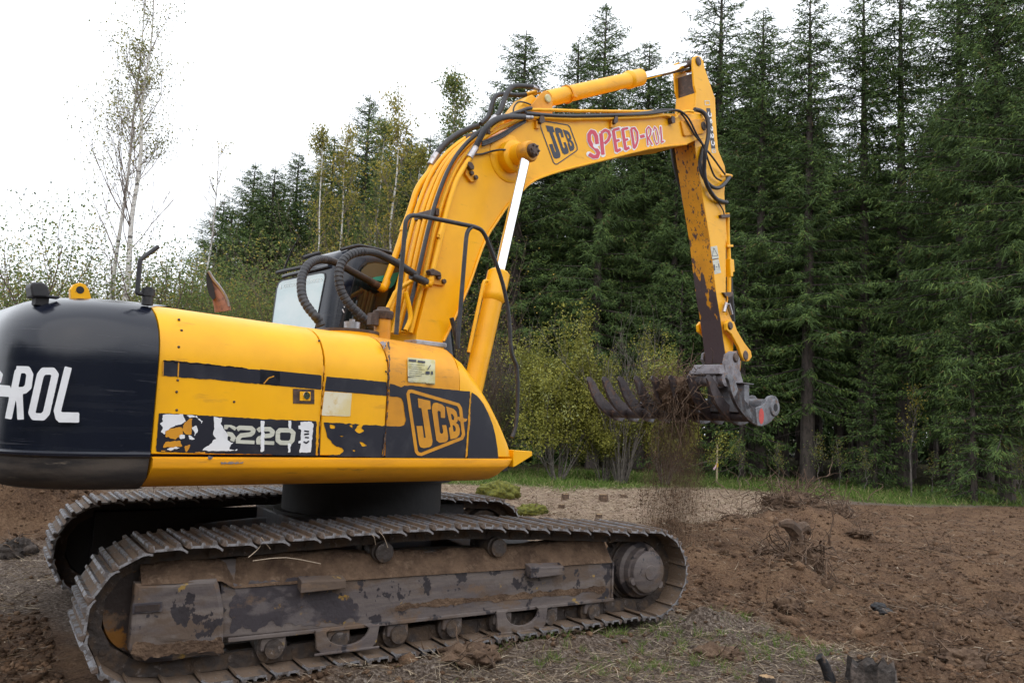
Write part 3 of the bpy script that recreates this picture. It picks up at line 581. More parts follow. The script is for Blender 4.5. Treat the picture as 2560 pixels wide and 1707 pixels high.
# small diagram sticker
strokes('diagram_sticker', Z10, [], (1120, 1475, 200, 540), 12, PS, M['sticker'], pan3, polys=[[(1135, 205), (1465, 235), (1462, 530), (1140, 500)]])
strokes('sticker_print', Z10, [([(1150, 238), (1240, 246)], 24), ([(1255, 250), (1345, 262)], 22)]+[([(1150, 285+i*26), (1340-30*(i % 2), 300+i*26)], 6) for i in range(6)]+[([(1375, 350), (1410, 295)], 10), ([(1350, 385), (1400, 390)], 34), ([(1425, 370), (1428, 410)], 22)], (1140, 1470, 210, 440), 6, PSb, M['logo_dark'], pan3, polys=[[(1140, 432), (1462, 468), (1462, 530), (1140, 500)]])
strokes('sticker_print', Z10, [([(1150, 455+i*18), (1250, 464+i*18)], 5) for i in range(3)]+[([(1360, 485+i*13), (1450, 494+i*13)], 5) for i in range(3)], (1145, 1460, 445, 530), 5, PSc, M['cream'], pan3)
# black quarter on the storage box: inside the arch band
q0 = [(1897, 618), (1960, 660), (1996, 700), (2040, 760), (2100, 880), (2150, 1010), (2180, 1130), (2205, 1290), (2215, 1410), (1848, 1408), (1888, 700)]
strokes('arch_panel', Z10, [], (1840, 2225, 610, 1415), 12, lambda x, y: pv(x, y, -HW-.003), M['decal_black'], box3, polys=[q0])
# white letters on the counterweight: "-ROL"
PC = lambda x, y: pv(x, y, -HW-.022-.0026)
strokes('white_lettering', Z1, [([(110, 784), (50, 1078)], 42), ([(98, 780), (165, 782), (180, 812), (170, 885), (148, 905), (85, 910)], 42), ([(116, 905), (124, 1082)], 40),
    ([(262, 790), (318, 790), (333, 812), (280, 1042), (258, 1066), (205, 1064), (192, 1040), (243, 815)], 43, True),
    ([(412, 766), (346, 1030), (356, 1070), (400, 1078)], 44), ([(352, 1068), (478, 1070)], 62), ([(-30, 905), (60, 912)], 68), ([(-60, 785), (-14, 790), (4, 812), (-5, 850), (-60, 880)], 26)], (-60, 500, 745, 1120), 7, PC, M['white'], cw)

# bolts, hinges and seams on the doors
for zf, pts, par in ((Z1, [(1080, 480), (1095, 545), (1078, 645), (1072, 845), (1065, 915), (1066, 1025), (1412, 975)], pan1), (Z2, [(310, 735), (655, 760), (668, 905)], pan2), (Z10, [(890, 240), (878, 375), (902, 402), (904, 490), (868, 65)], pan3)):
    for x, y in pts:
        q = on_panel(*zf(x, y), .0); b = MB(); b.lathe((q[0], q[1]-.005, q[2]), (0, 1, 0), [(0, .004), (.002, .007), (.008, .008)], 8); b.build('bolt', M['brown_steel'], par)
strokes('seam_rust', Z10, [([(905, 20), (918, 120), (920, 300), (912, 500), (895, 850), (880, 1050), (845, 1385)], 13)], (820, 940, 10, 1395), 10, lambda x, y: on_panel(x, y, .0085), M['brown_steel'], pan3, extra=rag(34, .03, 51))
strokes('seam_rust', Z10, [([(140, 300), (145, 450), (120, 700), (100, 960), (60, 1370)], 10), ([(1888, 640), (1870, 1000), (1830, 1390)], 9)], (40, 1905, 290, 1395), 11, lambda x, y: on_panel(x, y, .0085), M['decal_yellow'], pan2, extra=rag(22, .03, 52))
strokes('chipped_paint', Z10, [], (770, 920, 10, 120), 7, lambda x, y: on_panel(x, y, .0085), M['coupler'], pan2, polys=[[(800, 25), (880, 20), (890, 60), (860, 100), (840, 60)]], extra=rag(50, .06, 53))
strokes('chipped_paint', Z9, [], (760, 1300, 770, 900), 9, lambda x, y: pv(x, y, -HW-.036), M['coupler'], pan1, polys=[[(770, 785), (850, 790), (840, 830), (790, 825)], [(960, 870), (1280, 865), (1270, 885), (980, 895)]], extra=rag(30, .04, 54))
strokes('stripe_scratch', Z1, [([(1590, 868), (1620, 832), (1655, 820)], 7), ([(985, 728), (983, 818)], 7), ([(1078, 735), (1074, 828)], 8)], (970, 1670, 715, 880), 5, PSb, M['decal_yellow'], pan1)
# ---- cab ---------------------------------------------------------------
def cab_ring(t):        # t 0 at floor .. 1 at roof edge
    ur = -.335+.17*t; vr = .285+.03*t; vl = 1.335-.20*t; uf = 1.30-.25*t**2; z = 1.3+(2.86-1.3)*t
    r = .15; P = []
    for cx, cv, a0 in ((ur+r, vr+r, 180), (uf-r, vr+r, 270), (uf-r, vl-r, 0), (ur+r, vl-r, 90)):
        for k in range(7): a = math.radians(a0+15*k); P.append((cx+r*math.cos(a), cv+r*math.sin(a), z))
    return P
rings = [cab_ring(t) for t in (0, .25, .5, .75, .9, 1.0)]
top = rings[-1]; cxx = sum(p[0] for p in top)/28; cvv = sum(p[1] for p in top)/28
for f, dz in ((.985, .05), (.94, .095), (.85, .135), (.6, .165), (.25, .175)): rings.append([(cxx+(p[0]-cxx)*f, cvv+(p[1]-cvv)*f, 2.86+dz) for p in top])
b = MB(); b.loft(rings); cab = b.build('cab', M['navy'], EX)
def on_rear(x, y, off=.0):      # pixel on the leaning rear face of the cab
    p0 = ORG+EU*(-.335-off)+EZ*1.3; n = EU*1.0+EZ*(-.17/1.56); q = hit(x, y, p0, n)-ORG; return (float(q@EU), float(q@EV), float(q[2]))
def on_side(x, y, off=.0):
    p0 = ORG+EV*(.285-off)+EZ*1.3; n = EV*1.0+EZ*(-.03/1.56); q = hit(x, y, p0, n)-ORG; return (float(q@EU), float(q@EV), float(q[2]))
strokes('window_gasket', Z7, [], (150, 930, 610, 1420), 12, lambda x, y: on_rear(x, y, .004), M['black'], cab, polys=[[(185, 1420), (262, 840), (290, 765), (330, 730), (860, 628), (905, 640), (912, 690), (770, 1400)]])
rg = strokes('rear_window', Z7, [], (170, 910, 630, 1420), 12, lambda x, y: on_rear(x, y, .008), M['rear_glass'], cab, polys=[[(200, 1415), (280, 845), (305, 775), (345, 745), (850, 645), (890, 655), (895, 700), (760, 1400)]])
b = MB(); b.tube([on_rear(*Z7(x, y), .012) for x, y in [(355, 690), (500, 650), (780, 590), (960, 545)]], .018, 8, 3); b.build('roof_lip', M['navy'], cab)
b = MB(); b.tube([on_rear(*Z7(x, y), .05) for x, y in [(275, 635), (400, 605), (560, 572), (700, 545)]], .016, 8, 2); b.build('gutter_bar', M['black'], cab)
b = MB(); b.tube([on_rear(*Z7(x, y), .04) for x, y in [(372, 590), (400, 510), (465, 350), (567, 172)]], [.012, .01, .006, .004], 8, 2); b.build('aerial', M['black'], cab)
a = Z7; b = MB(); b.tube([pv(*a(x, y), .95) for x, y in [(615, 445), (700, 415), (830, 380)]], .022, 6); b.build('roof_vent', M['black'], cab)
b = MB(); b.tube([pv(*a(x, y), .42) for x, y in [(1110, 338), (1290, 288), (1390, 288), (1600, 335), (1790, 385), (1890, 405)]], .016, 6, 2); b.tube([pv(*a(x, y), .50) for x, y in [(1115, 350), (1300, 305), (1400, 305), (1600, 350), (1790, 400)]], .010, 6, 2); b.build('roof_rack', M['black'], cab)
strokes('side_gasket', Z7, [], (1040, 2100, 450, 1420), 14, lambda x, y: on_side(x, y, .004), M['black'], cab, polys=[[(1060, 1415), (1230, 900), (1290, 660), (1370, 540), (1450, 480), (1560, 470), (2090, 560), (2090, 1415)]])
sw = strokes('side_window', Z7, [], (1040, 2100, 450, 1420), 14, lambda x, y: on_side(x, y, .008), M['glass'], cab, polys=[[(1110, 1415), (1250, 900), (1310, 670), (1385, 560), (1455, 505), (1560, 492), (2080, 580), (2080, 1415)]])
strokes('headliner', Z7, [], (1300, 2100, 490, 720), 14, lambda x, y: on_side(x, y, .012), M['headliner'], sw, polys=[[(1345, 720), (1380, 600), (1460, 525), (1560, 510), (2070, 595), (2070, 640), (1500, 700), (1360, 690)]])
strokes('green_sheet', Z7, [], (1480, 1900, 600, 870), 14, lambda x, y: on_side(x, y, .014), M['green'], sw, polys=[[(1500, 705), (1680, 670), (1880, 625), (1800, 800), (1740, 850), (1700, 760), (1560, 735)]])
# faint writing on the rear window
fx = lambda i: 345+i*41
SF = {'G': [[(.9, .2), (.5, 0), (.1, .3), (.1, .75), (.5, 1), (.9, .8), (.9, .55), (.55, .55)]], 'R': [[(.1, 1), (.1, 0), (.7, 0), (.9, .25), (.7, .5), (.1, .5)], [(.5, .5), (.9, 1)]], 'O': [[(.1, .3), (.4, 0), (.7, 0), (.9, .3), (.9, .7), (.7, 1), (.3, 1), (.1, .7), (.1, .3)]],
      'U': [[(.1, 0), (.1, .8), (.4, 1), (.7, 1), (.9, .8), (.9, 0)]], 'N': [[(.1, 1), (.1, 0), (.9, 1), (.9, 0)]], 'D': [[(.1, 0), (.1, 1), (.6, 1), (.9, .7), (.9, .3), (.6, 0), (.1, 0)]], 'W': [[(0, 0), (.25, 1), (.5, .3), (.75, 1), (1, 0)]],
      'K': [[(.1, 0), (.1, 1)], [(.9, 0), (.15, .55), (.9, 1)]], 'E': [[(.9, 0), (.1, 0), (.1, 1), (.9, 1)], [(.1, .5), (.75, .5)]], 'J': [[(.3, 0), (.9, 0), (.9, .8), (.5, 1), (.1, .75)]], 'S': [[(.9, .2), (.6, 0), (.2, .1), (.1, .35), (.9, .65), (.8, .95), (.4, 1), (.1, .8)]],
      '2': [[(.1, .25), (.4, 0), (.8, .1), (.85, .4), (.1, 1), (.9, 1)]], '0': [[(.1, .3), (.4, 0), (.7, 0), (.9, .3), (.9, .7), (.7, 1), (.3, 1), (.1, .7), (.1, .3)]], 'L': [[(.1, 0), (.1, 1), (.9, 1)]], 'C': [[(.9, .2), (.5, 0), (.1, .3), (.1, .75), (.5, 1), (.9, .8)]]}
M['etched'] = mat('pale_lettering', (.66, .74, .75), .3)
ws = []
for i, ch in enumerate('GROUNDWORKER'):
    x0 = 358+i*43.5; y0 = 792-i*7.6
    for st in SF[ch]: ws.append(([(x0+px_*34+(1-py_)*5, y0+py_*42-px_*6) for px_, py_ in st], 7))
strokes('window_lettering', Z7, ws+[([(318, 800), (318, 850)], 22)], (290, 900, 680, 870), 5, lambda x, y: on_rear(x, y, .0105), M['etched'], rg)
strokes('sticker_marks', Z7, [([(1130, 1110), (1150, 1160)], 14), ([(1150, 1070), (1155, 1095)], 10)], (1100, 1180, 1050, 1200), 6, lambda x, y: on_side(x, y, .01), M['white'], cab)
# ---- boom ---------------------------------------------------------------
BV = .22
back_px = [(957, 767), (985, 655), (1007, 552), (1020, 497), (1037, 443), (1060, 388), (1080, 360), (1107, 333), (1140, 310), (1180, 291), (1221, 276), (1275, 272), (1332, 270), (1398, 266), (1455, 262), (1514, 260), (1560, 262)]
front_px = [(1612, 262), (1625, 285), (1625, 300), (1620, 318), (1600, 322), (1575, 333), (1568, 334), (1486, 344), (1398, 366), (1310, 388), (1275, 398), (1240, 410), (1224, 418), (1208, 430), (1195, 444), (1180, 458), (1163, 477), (1136, 517), (1116, 549), (1095, 603), (1076, 658), (1040, 740), (1018, 785)]
toP = lambda px_, v: [(q[0], q[2]) for q in [pv(x, y, v) for x, y in px_]]
ol = toP(back_px, -BV)+toP(front_px, -BV)
bt = pv(957, 767, -BV); ol = [(bt[0]-.02, 1.75)]+ol+[(pv(1018, 785, -BV)[0]+.10, 1.75)]
b = MB(); b.prism(ol, -BV, BV); boom = b.build('boom', M['yellow'], EX, .007)
# bottom lip of the side plate
lip = toP(front_px[5:], -BV); lip = [(u, z) for u, z in lip]
b = MB(); b.tube([(u, -BV-.008, z+.006) for u, z in lip], .011, 6, 2); b.tube([(u, BV+.008, z+.006) for u, z in lip], .011, 6, 2); b.build('weld_edge', M['yellow'], boom)
# boss plate at the stick pivot and pins
q = P2(Z12, [(370, 350), (400, 330), (720, 295), (780, 320), (808, 380), (808, 450), (780, 510), (720, 540), (440, 578), (415, 560)], -BV)
b = MB(); b.prism(q, -BV-.022, -BV); bs = b.build('boss_plate', M['yellow_dirty'], boom, .01); b = MB(); b.prism(q, BV, BV+.02); b.build('boss_plate', M['yellow_dirty'], boom, .01)
c = pv(*Z12(752, 410), -BV-.03); b = MB(); b.lathe((c[0], -BV-.035, c[2]), (0, 1, 0), [(0, .045), (.008, .055), (.02, .055)], 24); b.lathe((c[0], -BV+.0, c[2]), (0, 1, 0), [(0, .05), (.44, .05)], 16); b.build('pivot_pin', M['roller'], boom)
PIV = c
# cylinder pin boss on the boom side
c = pv(*Z3(1020, 905), -BV); c2 = pv(*Z3(1170, 885), -.52); cx_, cz_ = c[0]*.35+c2[0]*.65, c[2]*.35+c2[2]*.65
b = MB(); b.lathe((cx_, -BV+.0, cz_), (0, -1, 0), [(0, .235), (.006, .235), (.014, .22), (.016, .15), (.10, .15), (.115, .135), (.12, .10), (.21, .10), (.215, .085)], 36)
b.build('cylinder_boss', M['yellow'], boom)
ROD_V = -.47
b = MB(); b.lathe((cx_, ROD_V-.07, cz_), (0, 1, 0), [(0, .085), (.02, .098), (.14, .098), (.16, .085)], 28); re = b.build('rod_eye', M['yellow_dirty'], boom)
b = MB(); b.lathe((cx_, ROD_V-.115, cz_), (0, 1, 0), [(0, .03), (.01, .062), (.05, .066), (.06, .05)], 16)
for k in range(6): a = k*math.pi/3; b.lathe((cx_+.045*math.cos(a), ROD_V-.125, cz_+.045*math.sin(a)), (0, 1, 0), [(0, .011), (.02, .011)], 6)
b.build('pin_cap', M['brown_steel'], re)
def cylinder(name, p_eye, p_base, v, rb, rr, frac, eye=True, pipe=True):
    """ram between two points (u,z) at plane v; frac = share of the length that is bare rod"""
    A = np.array([p_eye[0], v, p_eye[1]]); B = np.array([p_base[0], v, p_base[1]]); d = B-A; L = np.linalg.norm(d); d /= L
    g = MB(); g.tube([tuple(A+d*(L*frac)), tuple(B)], rb, 28); 
    g.lathe(tuple(A+d*(L*frac-.02)), tuple(d), [(0, rr+.012), (0, rb*.9), (.02, rb*1.16), (.20, rb*1.16), (.22, rb*1.22), (.26, rb*1.22), (.29, rb)], 32)
    o = g.build(name, M['yellow'], EX)
    g = MB(); g.tube([tuple(A), tuple(A+d*(L*frac+.02))], rr, 24); g.build('chrome_rod', M['chrome'], o)
    return o, A, B, d, L
e = (cx_, cz_)
foot = pv(1098, 838, ROD_V); fdir = np.array([foot[0]-cx_, foot[2]-cz_]); fdir /= np.linalg.norm(fdir); fL = np.hypot(foot[0]-cx_, foot[2]-cz_)+.45
jt = pv(1146, 628, ROD_V); fr = np.hypot(jt[0]-cx_, jt[2]-cz_)/fL
o1, A, B, d, L = cylinder('boom_cylinder', e, (cx_+fdir[0]*fL, cz_+fdir[1]*fL), ROD_V, .088, .048, fr)
pl = MB(); pp = [pv(*Z2(x, y), ROD_V-.03) for x, y in [(1190, 425), (1172, 425), (1160, 470), (1130, 610), (1090, 795)]]; pl.tube(pp, .016, 8, 2); pl.build('oil_pipe', M['yellow'], o1)
cylinder('boom_cylinder', e, (cx_+fdir[0]*fL, cz_+fdir[1]*fL), -ROD_V, .088, .048, fr)
# stick cylinder on top of the boom
cA = pv(*Z3(1303, 465), -.12); yo_ = P2(Z3, [(1050, 560), (1130, 445), (1165, 440), (1290, 405), (1335, 430), (1352, 480), (1350, 560)], -.13)
for vv in (-.135, .105):
    b = MB(); b.prism(P2(Z3, [(1140, 560), (1270, 412), (1300, 404), (1335, 425), (1352, 470), (1350, 550), (1350, 600), (1160, 640)], -.13), vv, vv+.03); lug = b.build('cylinder_lug', M['yellow_dirty'], boom, .006)
b = MB(); b.prism(P2(Z3, [(1000, 620), (1130, 455), (1165, 440), (1210, 480), (1160, 560), (1100, 640)], -.05), -.105, .10); b.build('lug_gusset', M['yellow'], boom, .008)
b = MB(); b.lathe((cA[0], -.155, cA[2]), (0, 1, 0), [(0, .035), (.006, .042), (.31, .042)], 20); b.build('lug_pin', M['sticker'], boom)
rodend = pv(*Z4(1000, 165), 0); barrel_end = pv(*Z4(655, 252), 0)
cB = pv(*Z3(1303, 465), 0)
fr2 = 1-np.hypot(barrel_end[0]-cB[0], barrel_end[2]-cB[2])/np.hypot(rodend[0]-cB[0], rodend[2]-cB[2])
o2, A2, B2, d2, L2 = cylinder('stick_cylinder', (rodend[0], rodend[2]), (cB[0], cB[2]), 0.0, .085, .048, fr2)
tt = np.array(pv(*Z3(1440, 430), 0)); b = MB(); tt = B2-d2*.35; b.lathe(tuple(tt), tuple(d2), [(0, .088), (0, .097), (.02, .097), (.02, .088)], 28); b.box(tt[0]-.02, tt[0]+.03, -.12, -.085, tt[2]-.06, tt[2]-.03); b.build('cylinder_clamp', M['yellow_dirty'], o2)
b = MB(); b.lathe((rodend[0], -.10, rodend[2]), (0, 1, 0), [(0, .075), (.2, .075)], 24); b.build('rod_eye', M['yellow_dirty'], o2)
# ---- stick ---------------------------------------------------------------
SV = .15
inner = [Z4(*p) for p in [(1000, 130), (1000, 200), (1008, 300), (1020, 345), (1012, 450), (1008, 560), (1012, 680), (1060, 1000), (1110, 1300)]]+[Z5(*p) for p in [(660, 560), (700, 880), (760, 1240), (805, 1568)]]+[Z6(*p) for p in [(1100, 700)]]
outer = [Z6(*p) for p in [(1150, 700), (1150, 560)]]+[Z5(*p) for p in [(960, 1300), (905, 1180), (845, 1000), (845, 300), (845, 0)]]+[Z4(*p) for p in [(1225, 1350), (1210, 1100), (1205, 1000), (1215, 890), (1208, 825), (1165, 720), (1158, 640), (1150, 520), (1145, 385), (1110, 280), (1078, 190), (1068, 140), (1050, 112), (1025, 104), (1005, 112)]]
solid_from = 3
ip, op = toP(inner, -SV), toP(outer, -SV)
core = ip[3:]+op[:-6]+[toP([Z4(1085, 340)], -SV)[0]]
b = MB(); b.prism(core, -SV+.012, SV-.012); stick = b.build('stick', M['yellow'], EX, .004)
for s_ in (-1, 1):
    b = MB(); b.prism(ip+op, s_*SV-(.0 if s_ > 0 else 0), s_*(SV-.025) if s_ > 0 else -(SV-.025)); b.build('side_plate', M['yellow'], stick, .005)
# worn inner plate facing the machine: flaked upper part, bare dark steel lower part
def strip(name, pts, off, mt, v0=-SV+.002, v1=SV-.002):
    P = []; n = len(pts)
    for i, (u, z) in enumerate(pts):
        a = pts[max(0, i-1)]; c = pts[min(n-1, i+1)]; du, dz = c[0]-a[0], c[1]-a[1]; l = math.hypot(du, dz); nu, nz = dz/l, -du/l
        if nu > 0: nu, nz = -nu, -nz
        P.append((u+nu*off, z+nz*off))
    b = MB(); b.loft([[(u, v0, z), (u, v1, z), (u+.012, v1, z), (u+.012, v0, z)] for u, z in P], smooth=False); return b.build(name, mt, stick)
face = toP([Z4(x, y) for x, y in [(1012, 560), (1012, 680), (1060, 1000), (1110, 1300)]]+[Z5(*p) for p in [(660, 560), (700, 880), (760, 1240), (805, 1568)]]+[Z6(*p) for p in [(1100, 735)]], -SV)
wp = strip('wear_plate', face, .006, M['yellow_worn'])
# lower bare part: own colouring by height
m = M['yellow_worn'].copy(); m.name = 'bare_lower_plate'; N_ = m.node_tree.nodes; Lk = m.node_tree.links; bs_ = N_['Principled BSDF']
src = bs_.inputs['Base Color'].links[0].from_socket; tc_ = [n for n in N_ if n.bl_idname == 'ShaderNodeTexCoord'][0]
sx = N_.new('ShaderNodeSeparateXYZ'); Lk.new(tc_.outputs['Object'], sx.inputs[0]); no_ = N_.new('ShaderNodeTexNoise'); no_.inputs['Scale'].default_value = 9; no_.inputs['Detail'].default_value = 8
mp_ = N_.new('ShaderNodeMapping'); mp_.inputs['Scale'].default_value = (1.3, 1.3, .5); Lk.new(tc_.outputs['Object'], mp_.inputs[0]); Lk.new(mp_.outputs[0], no_.inputs[0])
ad = N_.new('ShaderNodeMath'); ad.operation = 'MULTIPLY_ADD'; Lk.new(no_.outputs[0], ad.inputs[0]); ad.inputs[1].default_value = 2.6; Lk.new(sx.outputs[2], ad.inputs[2])
mr_ = N_.new('ShaderNodeMapRange'); mr_.inputs[1].default_value = 4.72; mr_.inputs[2].default_value = 4.62; Lk.new(ad.outputs[0], mr_.inputs[0])
mm_ = N_.new('ShaderNodeMixRGB'); Lk.new(mr_.outputs[0], mm_.inputs[0]); Lk.new(src, mm_.inputs[1]); mm_.inputs[2].default_value = (.070, .045, .048, 1); Lk.new(mm_.outputs[0], bs_.inputs['Base Color'])
wp.data.materials[0] = m
# dark pocket between the ears at the top
upper = toP([Z4(x, y) for x, y in [(1008, 300), (1020, 345), (1012, 450)]], -SV)
b = MB(); q = toP([Z4(1020, 210), Z4(1075, 210), Z4(1085, 330), Z4(1025, 345)], -SV); b.prism(q, -SV+.026, SV-.026); b.build('ear_pocket', M['brown_steel'], stick)
c = pv(*Z4(1032, 142), -SV); b = MB(); b.lathe((c[0], -SV-.02, c[2]), (0, 1, 0), [(0, .03), (.008, .055), (.34, .055)], 20); b.build('ear_pin', M['brown_steel'], stick)
PK = lambda x, y: pv(x, y, -SV-.0028); PK2 = lambda x, y: pv(x, y, -SV-.0048)
strokes('model_decal', Z12, [], (780, 945, 120, 840), 7, PK, M['decal_black'], stick, polys=[[(788, 130), (850, 132), (932, 765), (868, 765)]])
for pl_, ct_ in (([(868, 768), (935, 766), (942, 828), (876, 832)], [(886, 782), (926, 780), (930, 815), (892, 818)]), ([(760, 10), (840, 10), (848, 85), (768, 85)], [(772, 22), (832, 22), (838, 74), (778, 74)])): strokes('badge_decal', Z12, [], (750, 950, 0, 840), 7, PK, M['cream'], stick, polys=[pl_], cut=[ct_])
ws = []
for i, ch in enumerate('JS220'):
    cx0, cy0 = 818+i*12.6, 180+i*113
    for st in SF[ch]: ws.append(([(cx0+(1-py_)*44-4+px_*11, cy0+px_*86) for px_, py_ in st], 15))
ws += [([(895, 800), (925, 797)], 6), ([(800, 40), (815, 60), (800, 72)], 7), ([(815, 30), (830, 34)], 6)]
strokes('model_lettering', Z12, ws, (800, 940, 150, 830), 5, PK2, M['white'], stick)
strokes('warning_sticker', Z5, [], (600, 780, 85, 545), 7, PK, M['cream'], stick, polys=[[(603, 108), (705, 90), (735, 282), (632, 302)], [(634, 322), (730, 300), (772, 512), (668, 540)]])
strokes('warning_print', Z5, [([(655, 125), (632, 255), (720, 245)], 7, True), ([(636, 305), (728, 288)], 14), ([(660, 385), (668, 480)], 20), ([(732, 370), (740, 440)], 12), ([(685, 425), (712, 422)], 12)], (615, 760, 105, 500), 5, PK2, M['logo_dark'], stick)
# pipes and brackets on the outer edge of the stick
b = MB(); b.tube([pv(*Z5(x, y), -SV+.02) for x, y in [(868, -420), (872, -200), (875, 0), (890, 250), (895, 560), (893, 820)]], .028, 10, 2); pp_ = b.build('stick_pipe', M['yellow'], stick)
b = MB(); q = P2(Z5, [(885, 290), (950, 310), (965, 500), (940, 505), (940, 575), (900, 575)], -SV); b.prism(q, -SV-.02, -SV+.06); b.build('pipe_cover', M['yellow'], stick, .006)
q = P2(Z5, [(845, 80), (940, 75), (945, 110), (850, 115)], -SV); b = MB(); b.prism(q, -SV-.02, -SV+.03); b.build('pipe_clamp', M['yellow'], stick, .004)
q = P2(Z5, [(770, 825), (930, 815), (930, 880), (830, 910)], -SV); b = MB(); b.prism(q, -SV-.03, -SV+.03); b.build('pipe_clamp', M['brown_steel'], stick, .006)
for x0, y0, x1, y1 in ((850, 985, 815, 1125), (890, 1000, 935, 1165)):
    b = MB(); b.tube([pv(*Z5(x0, y0), -SV-.04), pv(*Z5(x0*.6+x1*.4, y0*.6+y1*.4), -SV-.04), pv(*Z5(x1, y1), -SV-.04)], .022, 10); b.build('hose_coupling', M['steel'], stick)
b = MB(); b.tube([pv(*Z5(x, y), -SV-.03) for x, y in [(865, 880), (870, 930), (860, 985)]], .010, 8, 2); b.build('short_pipe', M['yellow_dirty'], stick)
b = MB(); b.tube([pv(*Z5(x, y), SV) for x, y in [(915, 600), (925, 800), (945, 1100), (958, 1290)]], .03, 10, 2); b.build('drain_hose', M['rubber'], stick)
b = MB(); c = pv(*Z5(455, 1350), SV+.06); b.lathe((c[0], SV, c[2]), (0, 1, 0), [(0, .06), (.08, .06), (.085, .05)], 16); b.build('pin_retainer', M['yellow'], stick)
# bucket linkage
lk = P2(Z6, [(1085, 450), (1110, 425), (1145, 440), (1165, 500), (1215, 585), (1265, 650), (1272, 690), (1250, 722), (1215, 718), (1200, 690), (1175, 620), (1125, 530), (1090, 500)], -SV-.05)
for vv in (-SV-.075, SV+.035):
    b = MB(); b.prism(lk, vv, vv+.04); lko = b.build('linkage_arm', M['yellow'], stick, .01)
c = pv(*Z6(1128, 468), -SV-.08); b = MB(); b.lathe((c[0], -SV-.095, c[2]), (0, 1, 0), [(0, .04), (.01, .05), (.02, .05), (.02, .034), (.42, .034)], 20); b.build('link_pin', M['brown_steel'], stick)
c = pv(*Z6(1240, 680), -SV-.08); b = MB(); b.lathe((c[0], -SV-.085, c[2]), (0, 1, 0), [(0, .05), (.01, .066), (.50, .066)], 22); b.build('link_pin', M['brown_steel'], stick)
bk = P2(Z6, [(1165, 650), (1205, 650), (1225, 700), (1215, 795), (1195, 800), (1180, 700)], -SV)
b = MB(); b.prism(bk, -SV+.03, SV-.03); b.build('bucket_link', M['yellow_dirty'], stick, .01)
# bucket ram along the front of the stick
ca_, cb_ = pv(*Z4(1180, 780), 0), pv(*Z6(1160, 470), 0)
# ---- coupler ---------------------------------------------------------------
CV = .21
b = MB(); q = P2(Z6, [(925, 665), (945, 655), (965, 665), (962, 740), (940, 810), (925, 800), (930, 740), (918, 710)], CV); b.prism(q, CV-.03, CV+.01); coup = b.build('quick_coupler', M['coupler'], EX, .008)
b = MB(); q = P2(Z6, [(1090, 735), (1102, 670), (1135, 648), (1175, 655), (1200, 700), (1200, 790), (1222, 870), (1225, 960), (1190, 960), (1170, 880), (1115, 860), (1095, 800)], -CV); b.prism(q, -CV, -CV+.045); cs = b.build('coupler_side', M['coupler'], coup, .01)
c = pv(*Z6(1165, 695), -CV); b = MB(); b.lathe((c[0], -CV-.02, c[2]), (0, 1, 0), [(0, .045), (.01, .06), (.46, .06)], 22); b.build('coupler_pin', M['brown_steel'], coup)
a0 = pu(*Z6(935, 745), 4.99); a1 = pu(*Z6(1100, 745), 4.99); a2 = pu(*Z6(1110, 810), 4.96)
b = MB(); b.loft([[(4.99, CV-.02, a0[2]), (4.99, -CV+.02, a0[2]), (5.2, -CV+.02, a0[2]), (5.2, CV-.02, a0[2])], [(4.96, CV+.01, a2[2]), (4.96, -CV+.0, a2[2]), (5.2, -CV, a2[2]), (5.2, CV, a2[2])]], smooth=False); b.build('coupler_body', M['coupler'], coup, .012)
t0 = pu(*Z6(870, 840), 5.12); t1 = pu(*Z6(1110, 840), 5.12)
b = MB(); b.tube([(5.12, t0[1], t0[2]-.01), (5.12, -CV-.0, t1[2]-.01)], .095, 26); b.lathe((5.12, t0[1]-.02, t0[2]-.01), (0, 1, 0), [(0, .115), (.04, .115)], 26); b.lathe((5.12, -CV+.08, t1[2]-.01), (0, 1, 0), [(0, .115), (.04, .115)], 26); b.build('coupler_tube', M['coupler'], coup)
# ---- rake -------------------------------------------------------------------
RV0, RV1, NT = -.41, 1.83, 9
pr = [(770, 150), (800, 150), (860, 205), (930, 330), (1000, 520), (1060, 620), (1110, 700), (1170, 800), (1240, 880), (1330, 935), (1420, 965), (1490, 962), (1580, 920), (1650, 860), (1710, 760), (1770, 690), (1850, 665), (1920, 690), (1975, 770), (2000, 900), (1990, 1020), (1950, 1110), (1900, 1190), (1800, 1310), (1690, 1385), (1570, 1420), (1470, 1405), (1360, 1350), (1230, 1250), (1090, 1090), (980, 930), (890, 740), (830, 560), (770, 330), (735, 240), (745, 180)]
RP = [(q[0], q[2]) for q in [pv(*Z8(*p), RV0) for p in pr]]
umid = sum(p[0] for p in RP)/len(RP)
tine_pts = RP[:11]+[(RP[11][0]+.02, RP[11][1]-.05), (RP[25][0]-.0, RP[12][1]-.14), (RP[25][0]+.05, RP[25][1]+.06)]+RP[25:]
rk = tag(bpy.data.objects.new('root_rake', None)); COL.objects.link(rk); rk.parent = EX
